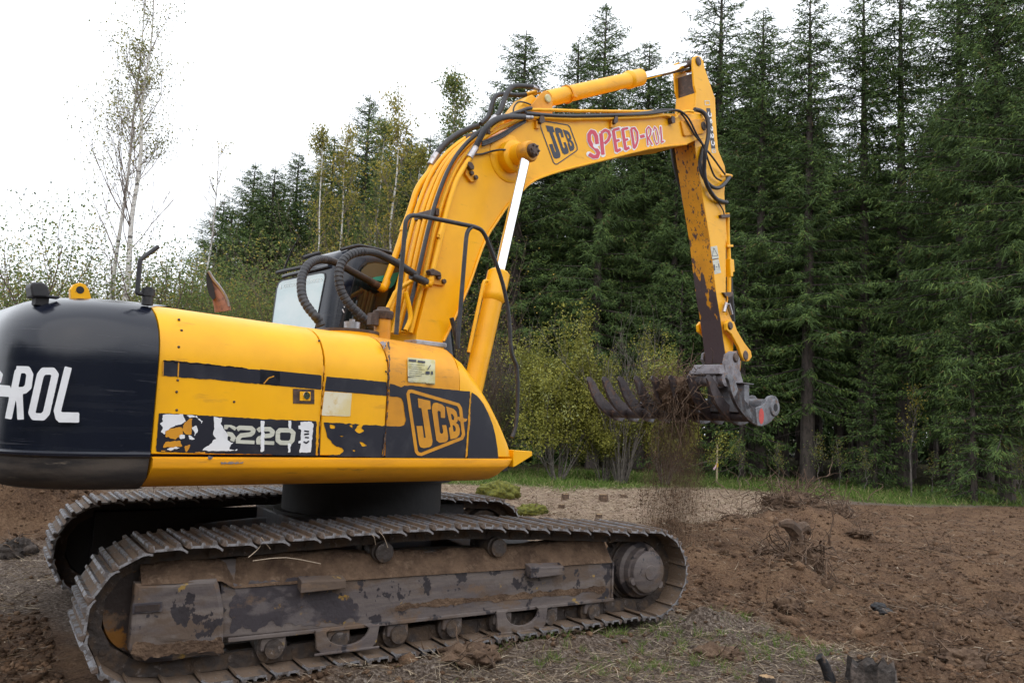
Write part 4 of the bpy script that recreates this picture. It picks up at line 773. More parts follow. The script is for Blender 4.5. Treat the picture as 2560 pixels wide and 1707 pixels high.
for k in range(NT):
    v = RV0+(RV1-RV0)*k/(NT-1); ear = k == 0
    if ear: b = MB(); b.prism(RP, v-.022, v+.022); e_ = b.build('ear_plate', M['rake_grey'], rk, .006)
    # tine: thicker in the middle, sharpened tip
    b = MB(); tp = RP[:11]+RP[26:]; c0 = (RP[14][0], RP[14][1])
    tl = [RP[i] for i in (0, 1, 2, 3, 4, 5, 6, 7, 8, 9, 10)]+[(RP[10][0]+.02, RP[10][1]-.10)]+[RP[i] for i in (26, 27, 28, 29, 30, 31, 32, 33, 34, 35)]
    ctr = np.mean(np.array(tl), 0)
    def thick(i): return .008 if i in (0, 1, 20, 21) else (.016 if i in (2, 19, 3, 18) else .022)
    n = len(tl); vs = [(p[0], v-thick(i), p[1]) for i, p in enumerate(tl)]+[(p[0], v+thick(i), p[1]) for i, p in enumerate(tl)]
    b.add(vs, [(i, i+n, (i+1) % n+n, (i+1) % n) for i in range(n)])
    # side skins as a ladder strip between the two edges
    for base, rev in ((0, False), (n, True)):
        top_ = list(range(0, 12)); bot_ = [21-i for i in range(0, 10)]
        bot_ += [bot_[-1]]*2
        for i in range(11):
            q = [top_[i]+base, top_[i+1]+base, bot_[i+1]+base, bot_[i]+base]
            qq = []; [qq.append(x) for x in q if x not in qq]
            if len(qq) >= 3: b.add([b_ for b_ in [vs[x] for x in qq]], [tuple(range(len(qq)))])
    b.build('tine', M['rake'], rk, .004)
# lower stiffening plates behind the tines, cross tubes
for k in range(1, NT):
    v = RV0+(RV1-RV0)*k/(NT-1)
    sh = [RP[i] for i in (9, 10, 11)]+[(RP[12][0]+.02, RP[12][1]-.10), (RP[24][0]-.06, RP[24][1]+.04)]+[RP[i] for i in (25, 26, 27)]
    if k in (1, 3): sh = RP[9:28]
    b = MB(); b.prism(sh, v-.012, v+.012); b.build('rib_plate', M['rake_grey'], rk, .004)
c = pv(*Z8(900, 1110), RV0+.14); b = MB(); b.tube([(c[0]+.20, RV0, c[2]-.03), (c[0]+.20, RV1, c[2]-.03)], .065, 24); b.build('cross_tube', M['rake'], rk)
c = pv(*Z8(1560, 850), RV0+.1); b = MB(); b.tube([(RP[13][0]+.02, RV0-.0, RP[13][1]-.03), (RP[13][0]+.02, RV0+.28*3+.05, RP[13][1]-.03)], .085, 20); b.build('cross_tube', M['rake_grey'], rk)
hu = pv(*Z8(1925, 965), RV0-.03); b = MB(); b.lathe((hu[0], RV0-.045, hu[2]), (0, 1, 0), [(0, .055), (0, .105), (.02, .115), (.09, .115), (.09, .05)], 24); hb_ = b.build('hub', M['rake_grey'], rk)
b = MB(); b.lathe((hu[0], RV0-.048, hu[2]), (0, 1, 0), [(0, .05), (.01, .05)], 20); b.build('hub_bore', M['dark'], hb_)

b = MB(); zt_ = pu(*Z8(500, 385), 5.26)[2]; b.box(5.30, 5.42, -.36, .18, RP[12][1]-.10, zt_); b.box(5.24, 5.5, -.38, .20, zt_, zt_+.014); b.build('mount_box', M['rake_grey'], rk, .01)
strokes('red_spot', Z8, [], (1520, 1690, 960, 1400), 9, lambda x, y: pv(x, y, RV0-.0245), M['redspot'], rk, polys=[[(1603+62*math.cos(a), 1175+195*math.sin(a)) for a in np.linspace(0, 2*math.pi, 25)[:-1]]])
for kk in (3, 4):
    v = RV0+(RV1-RV0)*(kk+1.7)/(NT-1); b = MB(); b.lathe((RP[8][0]+.12, v, RP[8][1]+.0), (0, 1, 0), [(0, .05), (.02, .07), (.09, .07), (.11, .05)], 18); b.build('lifting_boss', M['coupler'], rk)
# ---- boom markings -----------------------------------------------------------
PB = lambda x, y: pv(x, y, -BV-.0028); PB2 = lambda x, y: pv(x, y, -BV-.0048)
def aff(src, dst):
    A = np.array([[x, y, 1] for x, y in src]); S = np.linalg.lstsq(A, np.array(dst), rcond=None)[0]; return lambda x, y: tuple(np.array([x, y, 1])@S)
tm = aff([(1255, 688), (1272, 1240), (1425, 790), (1515, 1220), (1592, 785), (1645, 1178), (1758, 1060)], [(160, 230), (290, 740), (300, 290), (455, 688), (440, 275), (560, 622), (628, 565)])
Lb, Hb = jcb_letters(tm)
strokes('boom_badge', Z11, [([(70, 225), (80, 160), (140, 152), (520, 215), (555, 250), (670, 560), (675, 620), (650, 645), (345, 855), (310, 850), (285, 820), (90, 290)], 17, True)], (40, 700, 140, 880), 6, PB, M['logo_dark'], boom, polys=Lb, cut=Hb)
sr = [([(1000, 525), (985, 400), (950, 335), (905, 320), (868, 370), (870, 470), (905, 540), (985, 610), (1020, 670), (1000, 730), (940, 735), (865, 690)], 62),
      ([(1060, 350), (1095, 700)], 58), ([(1065, 345), (1130, 300), (1185, 320), (1210, 385), (1180, 460), (1120, 520)], 46),
      ([(1262, 300), (1290, 480), (1315, 650)], 50), ([(1262, 300), (1365, 270)], 42), ([(1290, 480), (1365, 460)], 40), ([(1310, 650), (1385, 610)], 46),
      ([(1415, 280), (1440, 460), (1465, 620)], 48), ([(1410, 285), (1505, 265)], 40), ([(1440, 465), (1505, 445)], 38), ([(1460, 620), (1525, 580)], 44),
      ([(1555, 280), (1580, 430), (1602, 590)], 40), ([(1550, 275), (1610, 265), (1655, 340), (1660, 470), (1630, 560), (1600, 600)], 34),
      ([(1700, 410), (1775, 390)], 52),
      ([(1805, 290), (1830, 550)], 24), ([(1805, 290), (1840, 245), (1880, 290), (1870, 370), (1835, 430)], 22), ([(1840, 430), (1900, 540)], 22),
      ([(1918, 310), (1938, 246), (1972, 290), (2002, 420), (1996, 510), (1970, 528), (1938, 450), (1918, 330)], 17), ([(2035, 240), (2055, 500), (2090, 478)], 24)]
strokes('lettering_outline', Z11, sr, (800, 2130, 210, 800), 8, PB, M['white'], boom, grow=24)
strokes('red_lettering', Z11, sr, (800, 2130, 210, 800), 7, PB2, M['red'], boom)
# ---- pipes along the boom -----------------------------------------------------
BK = [np.array(t) for t in toP(back_px, -BV)]
def back_off(t0, t1, off, v, n=40, dv=0):
    P = np.array(BK); d = np.r_[0, np.cumsum(np.hypot(*np.diff(P, axis=0).T))]; s = np.linspace(t0, t1, n)*d[-1]
    u = np.interp(s, d, P[:, 0]); z = np.interp(s, d, P[:, 1]); ker = np.ones(5)/5
    u[2:-2] = np.convolve(u, ker, 'valid'); z[2:-2] = np.convolve(z, ker, 'valid')
    du = np.gradient(u); dz = np.gradient(z); l = np.hypot(du, dz)
    return [(float(a-off*f/k), v+dv*i/n, float(c+off*e/k)) for i, (a, c, e, f, k) in enumerate(zip(u, z, du, dz, l))]
pipes = [(0, .50, .035, -.180, .022), (0, .46, .060, -.110, .024), (0, .47, .062, -.035, .024), (0, .43, .060, .045, .022), (0, .42, .075, .125, .022)]
for t0, t1, off, v, r in pipes:
    b = MB(); b.tube(back_off(t0, t1, off, v), r, 10); b.build('hydraulic_pipe', M['yellow'], boom)
b = MB(); b.tube([pv(*Z3(x, y), -BV-.035) for x, y in [(720, 905), (690, 950), (650, 1010), (600, 1100), (565, 1200), (530, 1320), (500, 1430), (460, 1560)]]+[pv(*Z2(x, y), -BV-.035) for x, y in [(960, 130), (935, 240), (905, 360), (890, 430), (860, 445)]], .024, 10, 3); b.build('hydraulic_pipe', M['yellow'], boom)
b = MB(); b.tube([pv(*Z3(x, y), .24) for x, y in [(415, 975), (385, 1040), (330, 1110), (285, 1190), (250, 1300), (215, 1400), (175, 1500)]]+[pv(*Z2(x, y), .24) for x, y in [(760, 130), (725, 240), (690, 340), (660, 420), (645, 470)]], .030, 12, 3); b.build('hydraulic_pipe', M['yellow'], boom)
b = MB(); b.tube([pv(*Z2(x, y), -.1) for x, y in [(800, 420), (720, 470), (690, 520), (665, 570)]], .02, 8, 3); b.tube([pv(*Z2(x, y), -.28) for x, y in [(760, 480), (780, 560), (785, 620), (760, 680)]], .02, 8, 3); b.build('branch_pipe', M['yellow'], boom)
for v, off in ((-.19, .115), (-.16, .10)):
    b = MB(); b.tube(back_off(0, .52, off, v, dv=-.03), .017, 8); b.build('black_hose', M['rubber'], boom)
# pipes and hoses along the horizontal part
def line(name, z, pts, v, r, mt, par, k=3): b = MB(); b.tube([pv(*z(x, y), v if not isinstance(v, (list, tuple)) else v[i]) for i, (x, y) in enumerate(pts)], r, 10, k); return b.build(name, mt, par)
line('hydraulic_pipe', Z3, [(860, 720), (930, 650), (1050, 580), (1150, 552), (1300, 548), (1568, 560)], -BV+.02, .016, M['yellow'], boom)
line('hydraulic_pipe', Z4, [(0, 458), (300, 465), (700, 468), (800, 462)], -BV+.02, .016, M['yellow'], boom)
line('hydraulic_pipe', Z3, [(1180, 605), (1300, 612), (1568, 622)], -BV-.03, .018, M['yellow'], boom)
line('hydraulic_pipe', Z4, [(0, 508), (200, 515), (470, 513), (700, 505), (820, 492), (860, 510), (890, 505), (905, 480), (960, 465), (1000, 470)], -BV-.03, .017, M['yellow'], boom)
line('black_hose', Z4, [(-90, 480), (0, 488), (200, 497), (450, 492), (650, 488), (780, 475), (870, 458), (925, 470), (975, 520), (1020, 610), (1075, 700), (1130, 770), (1180, 840), (1210, 880)], [-BV-.055]*10+[-BV-.06]*2+[-SV-.05]*2, .012, M['rubber'], boom)
line('black_hose', Z4, [(-90, 492), (0, 498), (200, 505), (450, 500), (650, 482), (780, 468), (880, 462), (920, 480), (965, 540), (1010, 620), (1065, 690), (1100, 790), (1140, 890), (1185, 920)], [-BV-.04]*10+[-BV-.06]*2+[-SV-.05]*2, .012, M['rubber'], boom)
line('black_hose', Z4, [(-100, 470), (100, 490), (400, 488), (640, 478), (800, 455), (860, 455)], -BV-.01, .010, M['rubber'], boom)
line('black_hose', Z4, [(1010, 455), (1060, 470), (1095, 520), (1100, 620), (1080, 730), (1072, 850), (1085, 930), (1120, 1000), (1160, 1045), (1220, 1062)], [-BV, -BV-.02, -BV-.06, -BV-.08, -BV-.07, -SV-.08, -SV-.07, -SV-.06, -SV-.05, -SV], .027, M['rubber'], stick)
line('black_hose', Z4, [(1065, 700), (1045, 800), (1060, 880), (1110, 950), (1160, 968), (1200, 945), (1240, 895)], [-SV-.02, -SV-.03, -SV-.05, -SV-.07, -SV-.07, -SV-.06, -SV], .024, M['rubber'], stick)
line('stick_pipe', Z4, [(1180, 890), (1215, 882), (1250, 890)], -SV, .02, M['yellow'], stick, 2)
line('black_hose', Z4, [(865, 700), (880, 800), (905, 900), (935, 990), (950, 1080)], SV+.08, .035, M['rubber'], stick)
line('black_hose', Z4, [(1165, 1060), (1195, 1110), (1205, 1150)], -SV-.03, .009, M['rubber'], stick)
q = P2(Z4, [(1165, 1145), (1225, 1140), (1225, 1162), (1170, 1165)], -SV); b = MB(); b.prism(q, -SV-.04, -SV+.03); b.build('pipe_clamp', M['brown_steel'], stick, .004)
# big hoses at the shoulder
line('shoulder_hose', Z3, [(440, 900), (480, 850), (540, 790), (620, 735), (720, 690), (770, 675)], .24, .030, M['rubber'], boom)
line('hose_ferrule', Z3, [(395, 980), (415, 945), (445, 895)], .24, .034, M['steel'], boom, 1)
line('shoulder_hose', Z3, [(790, 660), (850, 600), (875, 520), (900, 450), (960, 425), (1060, 435), (1150, 430)], [.1, .1, .1, .1, .1, .1, .08], .024, M['rubber'], boom)
line('shoulder_hose', Z3, [(900, 610), (940, 560), (975, 470), (1005, 400), (1050, 365), (1120, 362), (1200, 370), (1240, 380)], [-.02]*6+[-.03, -.04], .026, M['rubber'], boom)
line('shoulder_hose', Z3, [(745, 850), (790, 760), (840, 680), (900, 630), (980, 605), (1060, 602), (1130, 606)], [-BV-.03, -BV-.07, -BV-.1, -BV-.1, -BV-.08, -BV-.05, -BV-.04], .028, M['rubber'], boom)
line('hose_ferrule', Z3, [(700, 925), (722, 890), (750, 845)], -BV-.035, .032, M['steel'], boom, 1)
line('hose_ferrule', Z3, [(1125, 606), (1190, 608)], -BV-.035, .026, M['steel'], boom, 1)
line('hose_ferrule', Z3, [(870, 650), (905, 605)], -.02, .032, M['steel'], boom, 1)
line('hose_ferrule', Z3, [(1150, 430), (1250, 405)], [.08, 0], .026, M['yellow'], boom, 1)
line('hose_ferrule', Z3, [(1195, 370), (1245, 385), (1250, 410)], -.04, .022, M['steel'], boom, 1)
for dy in (0, 16, 30): line('black_hose', Z3, [(800, 800+dy), (880, 770+dy), (980, 720+dy), (1060, 670+dy*.7), (1140, 632+dy*.4)], -BV-.012-dy*.0006, .010, M['rubber'], boom)
line('grease_line', Z3, [(745, 900), (800, 895), (860, 878), (940, 862), (1040, 865)], [-BV-.02]*3+[-BV-.1]*2, .009, M['rubber'], boom)
line('grease_line', Z3, [(1045, 570), (1050, 530), (1080, 490), (1130, 490), (1180, 508)], -.13, .008, M['rubber'], boom)
# clamps and bolts
for z, pts in ((Z3, [(1242, 590), (1270, 590), (1280, 650), (1250, 665), (1235, 650)]), (Z4, [(478, 500), (496, 500), (498, 540), (480, 555), (470, 545)]), (Z4, [(850, 500), (870, 505), (872, 545), (852, 552), (846, 530)])):
    b = MB(); b.prism(P2(z, pts, -BV-.03), -BV-.06, -BV-.005); b.build('pipe_clamp', M['brown_steel'], boom, .005)
for z, pts in ((Z3, [(1210, 640), (1245, 640), (1240, 700), (1210, 700)]), (Z4, [(455, 520), (480, 520), (475, 575), (450, 575)]), (Z3, [(660, 1010), (760, 1080), (740, 1115), (700, 1118), (655, 1060)]), (Z2, [(870, 390), (960, 430), (955, 450), (880, 440)])):
    b = MB(); b.prism(P2(z, pts, -BV), -BV-.03, -BV); b.build('clamp_bracket', M['yellow_dirty'], boom, .004)
for z, x, y in ((Z3, 745, 1080), (Z3, 712, 1045), (Z2, 957, 426), (Z2, 930, 405)):
    c = pv(*z(x, y), -BV-.03); b = MB(); b.lathe((c[0], -BV-.055, c[2]), (0, 1, 0), [(0, .018), (.004, .022), (.03, .022)], 8); b.build('bolt', M['brown_steel'], boom)
b = MB(); b.prism(P2(Z3, [(675, 960), (700, 965), (720, 1000), (715, 1025), (690, 1020), (670, 990)], -BV-.03), -BV-.07, -BV-.01); b.prism(P2(Z2, [(870, 370), (890, 360), (930, 380), (935, 400), (880, 395)], -BV-.03), -BV-.07, -BV-.01); b.build('pipe_clamp', M['brown_steel'], boom, .006)
for fr_ in (.20, .395, .505):
    p = back_off(fr_, fr_+.02, .07, 0, 6)[2]; b = MB(); b.box(p[0]-.02, p[0]+.02, -.21, .16, p[2]-.035, p[2]+.03); b.build('pipe_bracket', M['brown_steel'], boom, .006)
# two big ribbed hoses from the body to the boom
def ribbed(name, pts, r):
    P = smooth_path([np.array(pv(*Z7(x, y), v)) for x, y, v in pts], 12); n = len(P)
    R = []; d = np.r_[0, np.cumsum([np.linalg.norm(P[i+1]-P[i]) for i in range(n-1)])]; m = 260; s = np.linspace(0, d[-1], m)
    Q = [tuple(np.interp(t, d, [p[k] for p in P]) for k in range(3)) for t in s]; rr = [r*(1+.10*(1 if (t/.034) % 1 < .72 else -.6)) if t < d[-1]*.62 else r for t in s]
    b = MB(); b.tube(Q, rr, 14); return b.build(name, M['rubber'], EX)
ribbed('ribbed_hose', [(850, 1330, -.56), (820, 1262, -.55), (770, 1200, -.55), (680, 1090, -.5), (610, 960, -.45), (592, 800, -.4), (612, 660, -.35), (690, 530, -.3), (800, 472, -.2), (920, 468, -.1), (1060, 512, 0), (1250, 618, .1), (1480, 742, .22)], .031)
line('hose_ferrule', Z7, [(1475, 740), (1600, 812)], .235, .035, M['brown_steel'], boom, 1)
line('hose_elbow', Z7, [(1595, 808), (1660, 845), (1690, 800), (1710, 740)], .24, .036, M['yellow'], boom, 3)
ribbed('ribbed_hose', [(1560, 1370, -.5), (1480, 1300, -.5), (1370, 1195, -.5), (1230, 1060, -.48), (1130, 910, -.46), (1085, 760, -.44), (1088, 610, -.42), (1150, 470, -.40), (1260, 392, -.38), (1400, 362, -.36), (1560, 380, -.34), (1720, 448, -.32), (1900, 548, -.30), (2060, 650, -.27)], .031)
line('hose_ferrule', Z2, [(790, 395), (870, 430)], [-.27, -BV-.035], .034, M['rubber'], boom, 1)
line('hose_elbow', Z2, [(862, 425), (885, 440), (892, 410)], -BV-.035, .032, M['yellow'], boom, 2)
# handrail
HV = -1.10
b = MB(); b.tube([pv(x, y, HV) for x, y in [(910, 768), (916, 690), (924, 600), (930, 530), (934, 505), (950, 495), (1000, 503), (1060, 515), (1095, 523), (1112, 537), (1128, 575), (1145, 620), (1158, 665), (1168, 720), (1172, 780), (1176, 815), (1186, 840), (1189, 880), (1188, 940), (1184, 980), (1176, 1004)]], .0165, 10, 4); hr = b.build('handrail', M['rubber'], EX)
b = MB(); b.tube([pv(x, y, HV) for x, y in [(1084, 521), (1073, 535), (1068, 580), (1060, 680), (1052, 780), (1052, 800)]], .0165, 10, 3); b.build('rail_post', M['rubber'], hr)
b = MB(); b.tube([pv(x, y, -.3) for x, y in [(1037, 730), (1045, 760), (1052, 795)]], .02, 8); b.build('valve_hose', M['rubber'], EX)
# =================================================================== GROUND
def gpoly(px_): return [pg(x, y)[:2] for x, y in px_]
CX, CY = CAM[0], CAM[1]
A_soil = gpoly([(1570, 1195), (1700, 1200), (1880, 1155), (2352, 1165), (2352, 1160), (2600, 1170), (2900, 1568), (2352, 2300), (2100, 2000), (2060, 1568), (1900, 1500), (1700, 1440), (1590, 1400), (1540, 1420), (1250, 1480), (1000, 1530), (700, 1600), (640, 1640), (500, 1500)])
A_soil2 = gpoly([(-400, 1420), (150, 1400), (300, 1540), (700, 1640), (700, 2300), (-800, 2300)])
A_green = gpoly([(900, 1092), (1180, 1078), (1640, 1088), (1900, 1105), (2352, 1125), (2700, 1140), (2700, 1178), (2352, 1163), (2100, 1155), (1920, 1146), (1800, 1130), (1640, 1120), (1450, 1122), (1300, 1125), (1150, 1112), (1000, 1110)])
A_straw = gpoly([(900, 1112), (1150, 1110), (1300, 1120), (1450, 1120), (1640, 1116), (1800, 1125), (1960, 1150), (1800, 1180), (1640, 1240), (1300, 1230), (1000, 1300), (600, 1300)])
def masks(x, y):
    wx = x+.5*(fbm(x*.9, y*.9, 4, 21)-.5)*2; wy = y+.5*(fbm(x*.9+40, y*.9, 4, 22)-.5)*2
    so = np.minimum(np.minimum(poly_d(wx, wy, A_soil), poly_d(wx, wy, A_soil2)), np.hypot((wx+2.6)/1.25, (wy-5.6)/2.4)-1); gr = poly_d(wx, wy, A_green); st = poly_d(wx, wy, A_straw)
    r = np.hypot(x-CX, y-CY)
    return sstep(.15, -.15, so), sstep(.5, -.5, gr), sstep(.4, -.4, st), r
MOUNDS = []; rm = random.Random(12)
for _x in np.arange(-1.0, 2.3, .17): MOUNDS.append((_x+rm.uniform(-.05, .05), -1.68+rm.uniform(-.04, .03), rm.uniform(.035, .085), rm.uniform(.08, .2), rm.uniform(.07, .13)))
def mound(px_, py_, h, r, ry=None, z=0): q = pg(px_, py_, z); MOUNDS.append((q[0], q[1], h, r, ry or r))
mound(1850, 1225, .40, .75, .9); mound(1740, 1230, .18, .7); mound(1660, 1240, .16, .8); mound(1960, 1215, .15, .6); mound(1830, 1350, .20, .36); mound(1620, 1310, .16, .7)
mound(1640, 1420, .10, .5); mound(2250, 1450, .10, .6); mound(2080, 1290, .09, .5); mound(1150, 1165, .30, .5); mound(1225, 1190, .15, .4); mound(1990, 1560, .06, .3); mound(2290, 1400, .07, .35)
MOUNDS += [(-2.55, 4.75, .85, 1.0, 1.1), (-3.4, 6.4, .9, 1.3, 1.5), (-1.7, 7.4, .5, 1.0, 1.2), (-3.6, .4, .30, .9, .9), (-2.95, -1.75, .20, .40, .35), (-2.55, -2.6, .06, .4, .4), (-.9, -2.45, .04, .4, .2), (.3, -2.35, .05, .4, .2)]
for _k in range(46):
    _a = math.radians(rm.uniform(8, 36))+YAW; _r = rm.uniform(6, 17); MOUNDS.append((CX+_r*math.sin(_a), CY+_r*math.cos(_a), rm.uniform(-.10, .16), rm.uniform(.18, .55), rm.uniform(.18, .5)))
def height(x, y):
    so, gr, st, r = masks(x, y)
    z = .08*(fbm(x*.35, y*.35, 3, 1)-.5)
    for mx_, my_, h, rx, ry in MOUNDS:
        g = np.exp(-((x-mx_)/rx)**2-((y-my_)/ry)**2); z = z+h*g*(.75+.5*fbm(x*2.2, y*2.2, 4, 5))
    rough = fbm(x*3.1, y*3.1, 5, 7)-.5; fine = fbm(x*11, y*11, 4, 9)-.5
    far_ = 1-.6*sstep(8, 18, r); z = z+so*(.15*rough+.075*fine)*far_+(1-so)*(.05*rough+.035*fine)*far_
    ridged = 1-np.abs(2*fbm(x*5.5, y*5.5, 4, 15)-1); z = z+so*.05*(ridged-.75)
    # pressed flat under the machine
    f = sstep(2.9, 1.9, np.abs(x+.1)*.75)*sstep(1.74, 1.50, np.abs(y)); z = z*(1-f)+f*(np.minimum(z, .02)*.35)
    z = z-f*.0
    fl = sstep(3.5, 2.2, r); return z*(1-fl*.5)-.01, so, gr, st, r
ang = np.unique(np.concatenate([np.linspace(-180, -52, 40), np.linspace(-52, 52, 700), np.linspace(52, 180, 40)]))
ang = ang[:-1]
rad = [0.3]
while rad[-1] < 900: rad.append(rad[-1]*(1.0075 if 2.2 < rad[-1] < 34 else 1.08))
rad = np.array(rad); AA, RR = np.meshgrid(np.radians(ang)+YAW, rad, indexing='xy')
gx_ = CX+RR*np.sin(AA); gy_ = CY+RR*np.cos(AA)
gz_, mso, mgr, mst, mr = height(gx_.ravel(), gy_.ravel())
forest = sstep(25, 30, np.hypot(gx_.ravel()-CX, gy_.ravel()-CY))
Vg = np.stack([gx_.ravel(), gy_.ravel(), gz_], 1); nr, na = RR.shape
ii, jj = np.meshgrid(np.arange(nr-1), np.arange(na), indexing='ij'); j2 = (jj+1) % na
Fg = np.stack([ii*na+jj, (ii+1)*na+jj, (ii+1)*na+j2, ii*na+j2], -1).reshape(-1, 4)[:, ::-1]
gm = bpy.data.materials.new('ground_soil_and_turf'); gm.use_nodes = True; N = gm.node_tree.nodes; L = gm.node_tree.links; B = N['Principled BSDF']; B.inputs['Roughness'].default_value = .95; B.inputs['Specular IOR Level'].default_value = .15
geo = N.new('ShaderNodeNewGeometry')
def noise(s, d=8, rg=.62):
    n = N.new('ShaderNodeTexNoise'); n.inputs['Scale'].default_value = s; n.inputs['Detail'].default_value = d; n.inputs['Roughness'].default_value = rg; L.new(geo.outputs['Position'], n.inputs['Vector']); return n.outputs[0]
def ramp(fac, stops):
    r = N.new('ShaderNodeValToRGB'); L.new(fac, r.inputs[0]); e = r.color_ramp.elements
    e[0].position, e[0].color = stops[0][0], (*stops[0][1], 1); e[1].position, e[1].color = stops[-1][0], (*stops[-1][1], 1)
    for p, c in stops[1:-1]: k = e.new(p); k.color = (*c, 1)
    return r.outputs[0]
def mixc(f, a, c, attr=True):
    m_ = N.new('ShaderNodeMixRGB')
    if isinstance(f, str): at = N.new('ShaderNodeAttribute'); at.attribute_name = f; L.new(at.outputs['Fac'], m_.inputs[0])
    else: L.new(f, m_.inputs[0])
    L.new(a, m_.inputs[1]); L.new(c, m_.inputs[2]); return m_.outputs[0]
c_lit = ramp(noise(42, 10, .72), [(.34, (.028, .020, .017)), (.45, (.10, .074, .058)), (.55, (.21, .165, .135)), (.66, (.42, .37, .32))])
c_soil = ramp(noise(2.2), [(.36, (.050, .031, .024)), (.46, (.125, .075, .048)), (.56, (.225, .138, .082)), (.70, (.28, .185, .115))])
c_soil_f = ramp(noise(46, 10, .74), [(.37, (.020, .012, .009)), (.45, (.11, .064, .040)), (.55, (.21, .128, .078)), (.68, (.36, .25, .17))])
sf = N.new('ShaderNodeMixRGB'); sf.inputs[0].default_value = .6; L.new(c_soil, sf.inputs[1]); L.new(c_soil_f, sf.inputs[2])
c_straw = ramp(noise(24, 10, .72), [(.32, (.10, .068, .048)), (.47, (.28, .20, .145)), (.60, (.42, .33, .25)), (.72, (.50, .42, .33))])
c_green = ramp(noise(2.6), [(.35, (.050, .060, .018)), (.48, (.085, .125, .028)), (.60, (.13, .16, .045)), (.72, (.24, .20, .09))])
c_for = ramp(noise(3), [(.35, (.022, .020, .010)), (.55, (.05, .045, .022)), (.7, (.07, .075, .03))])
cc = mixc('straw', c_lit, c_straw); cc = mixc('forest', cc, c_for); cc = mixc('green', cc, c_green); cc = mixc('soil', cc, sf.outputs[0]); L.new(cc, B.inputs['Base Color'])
bu = N.new('ShaderNodeBump'); bu.inputs['Strength'].default_value = 1; bu.inputs['Distance'].default_value = .05; L.new(noise(30, 12, .75), bu.inputs['Height']); L.new(bu.outputs[0], B.inputs['Normal'])
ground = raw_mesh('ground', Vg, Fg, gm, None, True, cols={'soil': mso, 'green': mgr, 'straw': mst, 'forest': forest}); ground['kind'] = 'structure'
# ------------------------------------------------------------------ leaf/strip meshes
def simple_mat(name, attr_stops, rough=.8, transl=0.0):
    m_ = bpy.data.materials.new(name); m_.use_nodes = True; n_ = m_.node_tree.nodes; l_ = m_.node_tree.links; p = n_['Principled BSDF']; p.inputs['Roughness'].default_value = rough; p.inputs['Specular IOR Level'].default_value = .25
    at = n_.new('ShaderNodeAttribute'); at.attribute_name = 'tone'; r = n_.new('ShaderNodeValToRGB'); l_.new(at.outputs['Fac'], r.inputs[0]); e = r.color_ramp.elements
    e[0].position, e[0].color = attr_stops[0][0], (*attr_stops[0][1], 1); e[1].position, e[1].color = attr_stops[-1][0], (*attr_stops[-1][1], 1)
    for q, c in attr_stops[1:-1]: k = e.new(q); k.color = (*c, 1)
    l_.new(r.outputs[0], p.inputs['Base Color'])
    if transl:
        t = n_.new('ShaderNodeBsdfTranslucent'); l_.new(r.outputs[0], t.inputs[0]); s = n_.new('ShaderNodeMixShader'); s.inputs[0].default_value = transl
        l_.new(p.outputs[0], s.inputs[1]); l_.new(t.outputs[0], s.inputs[2]); l_.new(s.outputs[0], n_['Material Output'].inputs[0])
    return m_
def blades(P, D, Wd, tone, bend=None):
    """tapering strips: base points P, direction*length D, half-width vectors Wd -> 2-segment strips"""
    n = len(P); mid = P+D*.5+(bend if bend is not None else 0); tip = P+D
    V = np.stack([P-Wd, P+Wd, mid+Wd*.8, mid-Wd*.8, tip], 1).reshape(-1, 3); b_ = np.arange(n)[:, None]*5
    F = np.concatenate([b_+np.array([[0, 1, 2]]), b_+np.array([[0, 2, 3]]), b_+np.array([[3, 2, 4]])]); return V, F, np.repeat(tone, 5)
def rnd_dirs(n, up=0.0):
    d = RNG.normal(size=(n, 3)); d[:, 2] = d[:, 2]*.5+up; return d/np.linalg.norm(d, axis=1)[:, None]
def scatter(n, rmin, rmax, half=40):
    r = np.exp(RNG.uniform(np.log(rmin), np.log(rmax), n)); a = np.radians(RNG.uniform(-half, half, n))+YAW; return CX+r*np.sin(a), CY+r*np.cos(a), r
def under(x, y): return (np.abs(x+.1) < 2.2) & (np.abs(y) < 1.5)
def strips(name, n, rr, cond, ln, wd, mt, label, cat, lie=True, up=.9, seed=0):
    x, y, r = scatter(n, *rr); z, so, gr, st, _ = height(x, y); k = (RNG.uniform(size=n) < cond(x, y, so, gr, st, r)) & ~under(x, y)
    x, y, z, r = x[k], y[k], z[k], r[k]; n = len(x); P = np.stack([x, y, z], 1)
    Ln = RNG.uniform(*ln, n)*(1+.0*r)
    if lie:
        a = RNG.uniform(0, 2*np.pi, n); D = np.stack([np.cos(a), np.sin(a), RNG.normal(.12, .22, n)], 1)*Ln[:, None]; P[:, 2] += RNG.uniform(.0, .03, n); bend = rnd_dirs(n)*Ln[:, None]*.12
    else:
        D = rnd_dirs(n, up); D[:, 2] = np.abs(D[:, 2])+.15; D = D/np.linalg.norm(D, axis=1)[:, None]*Ln[:, None]; bend = np.zeros((n, 3)); bend[:, 2] = Ln*.12
    side = np.cross(D, rnd_dirs(n)); side /= np.linalg.norm(side, axis=1)[:, None]+1e-9; Wd = side*(RNG.uniform(*wd, n)*np.maximum(1, r/9))[:, None]
    V, F, t = blades(P, D, Wd, RNG.uniform(size=n), bend); o = raw_mesh(name, V, F, mt, cols={'tone': t}); return tag(o, label, cat, kind='stuff')
m_straw = simple_mat('dry_straw', [(0, (.09, .06, .04)), (.5, (.28, .21, .14)), (1, (.52, .44, .33))])
m_twig = simple_mat('dark_twigs', [(0, (.03, .02, .015)), (.6, (.11, .075, .05)), (1, (.24, .19, .15))])
m_grass = simple_mat('green_grass', [(0, (.07, .13, .02)), (.5, (.13, .22, .04)), (.85, (.22, .25, .09)), (1, (.42, .35, .18))], transl=.3)
near = lambda x, y: np.hypot(x-CX, y-CY)
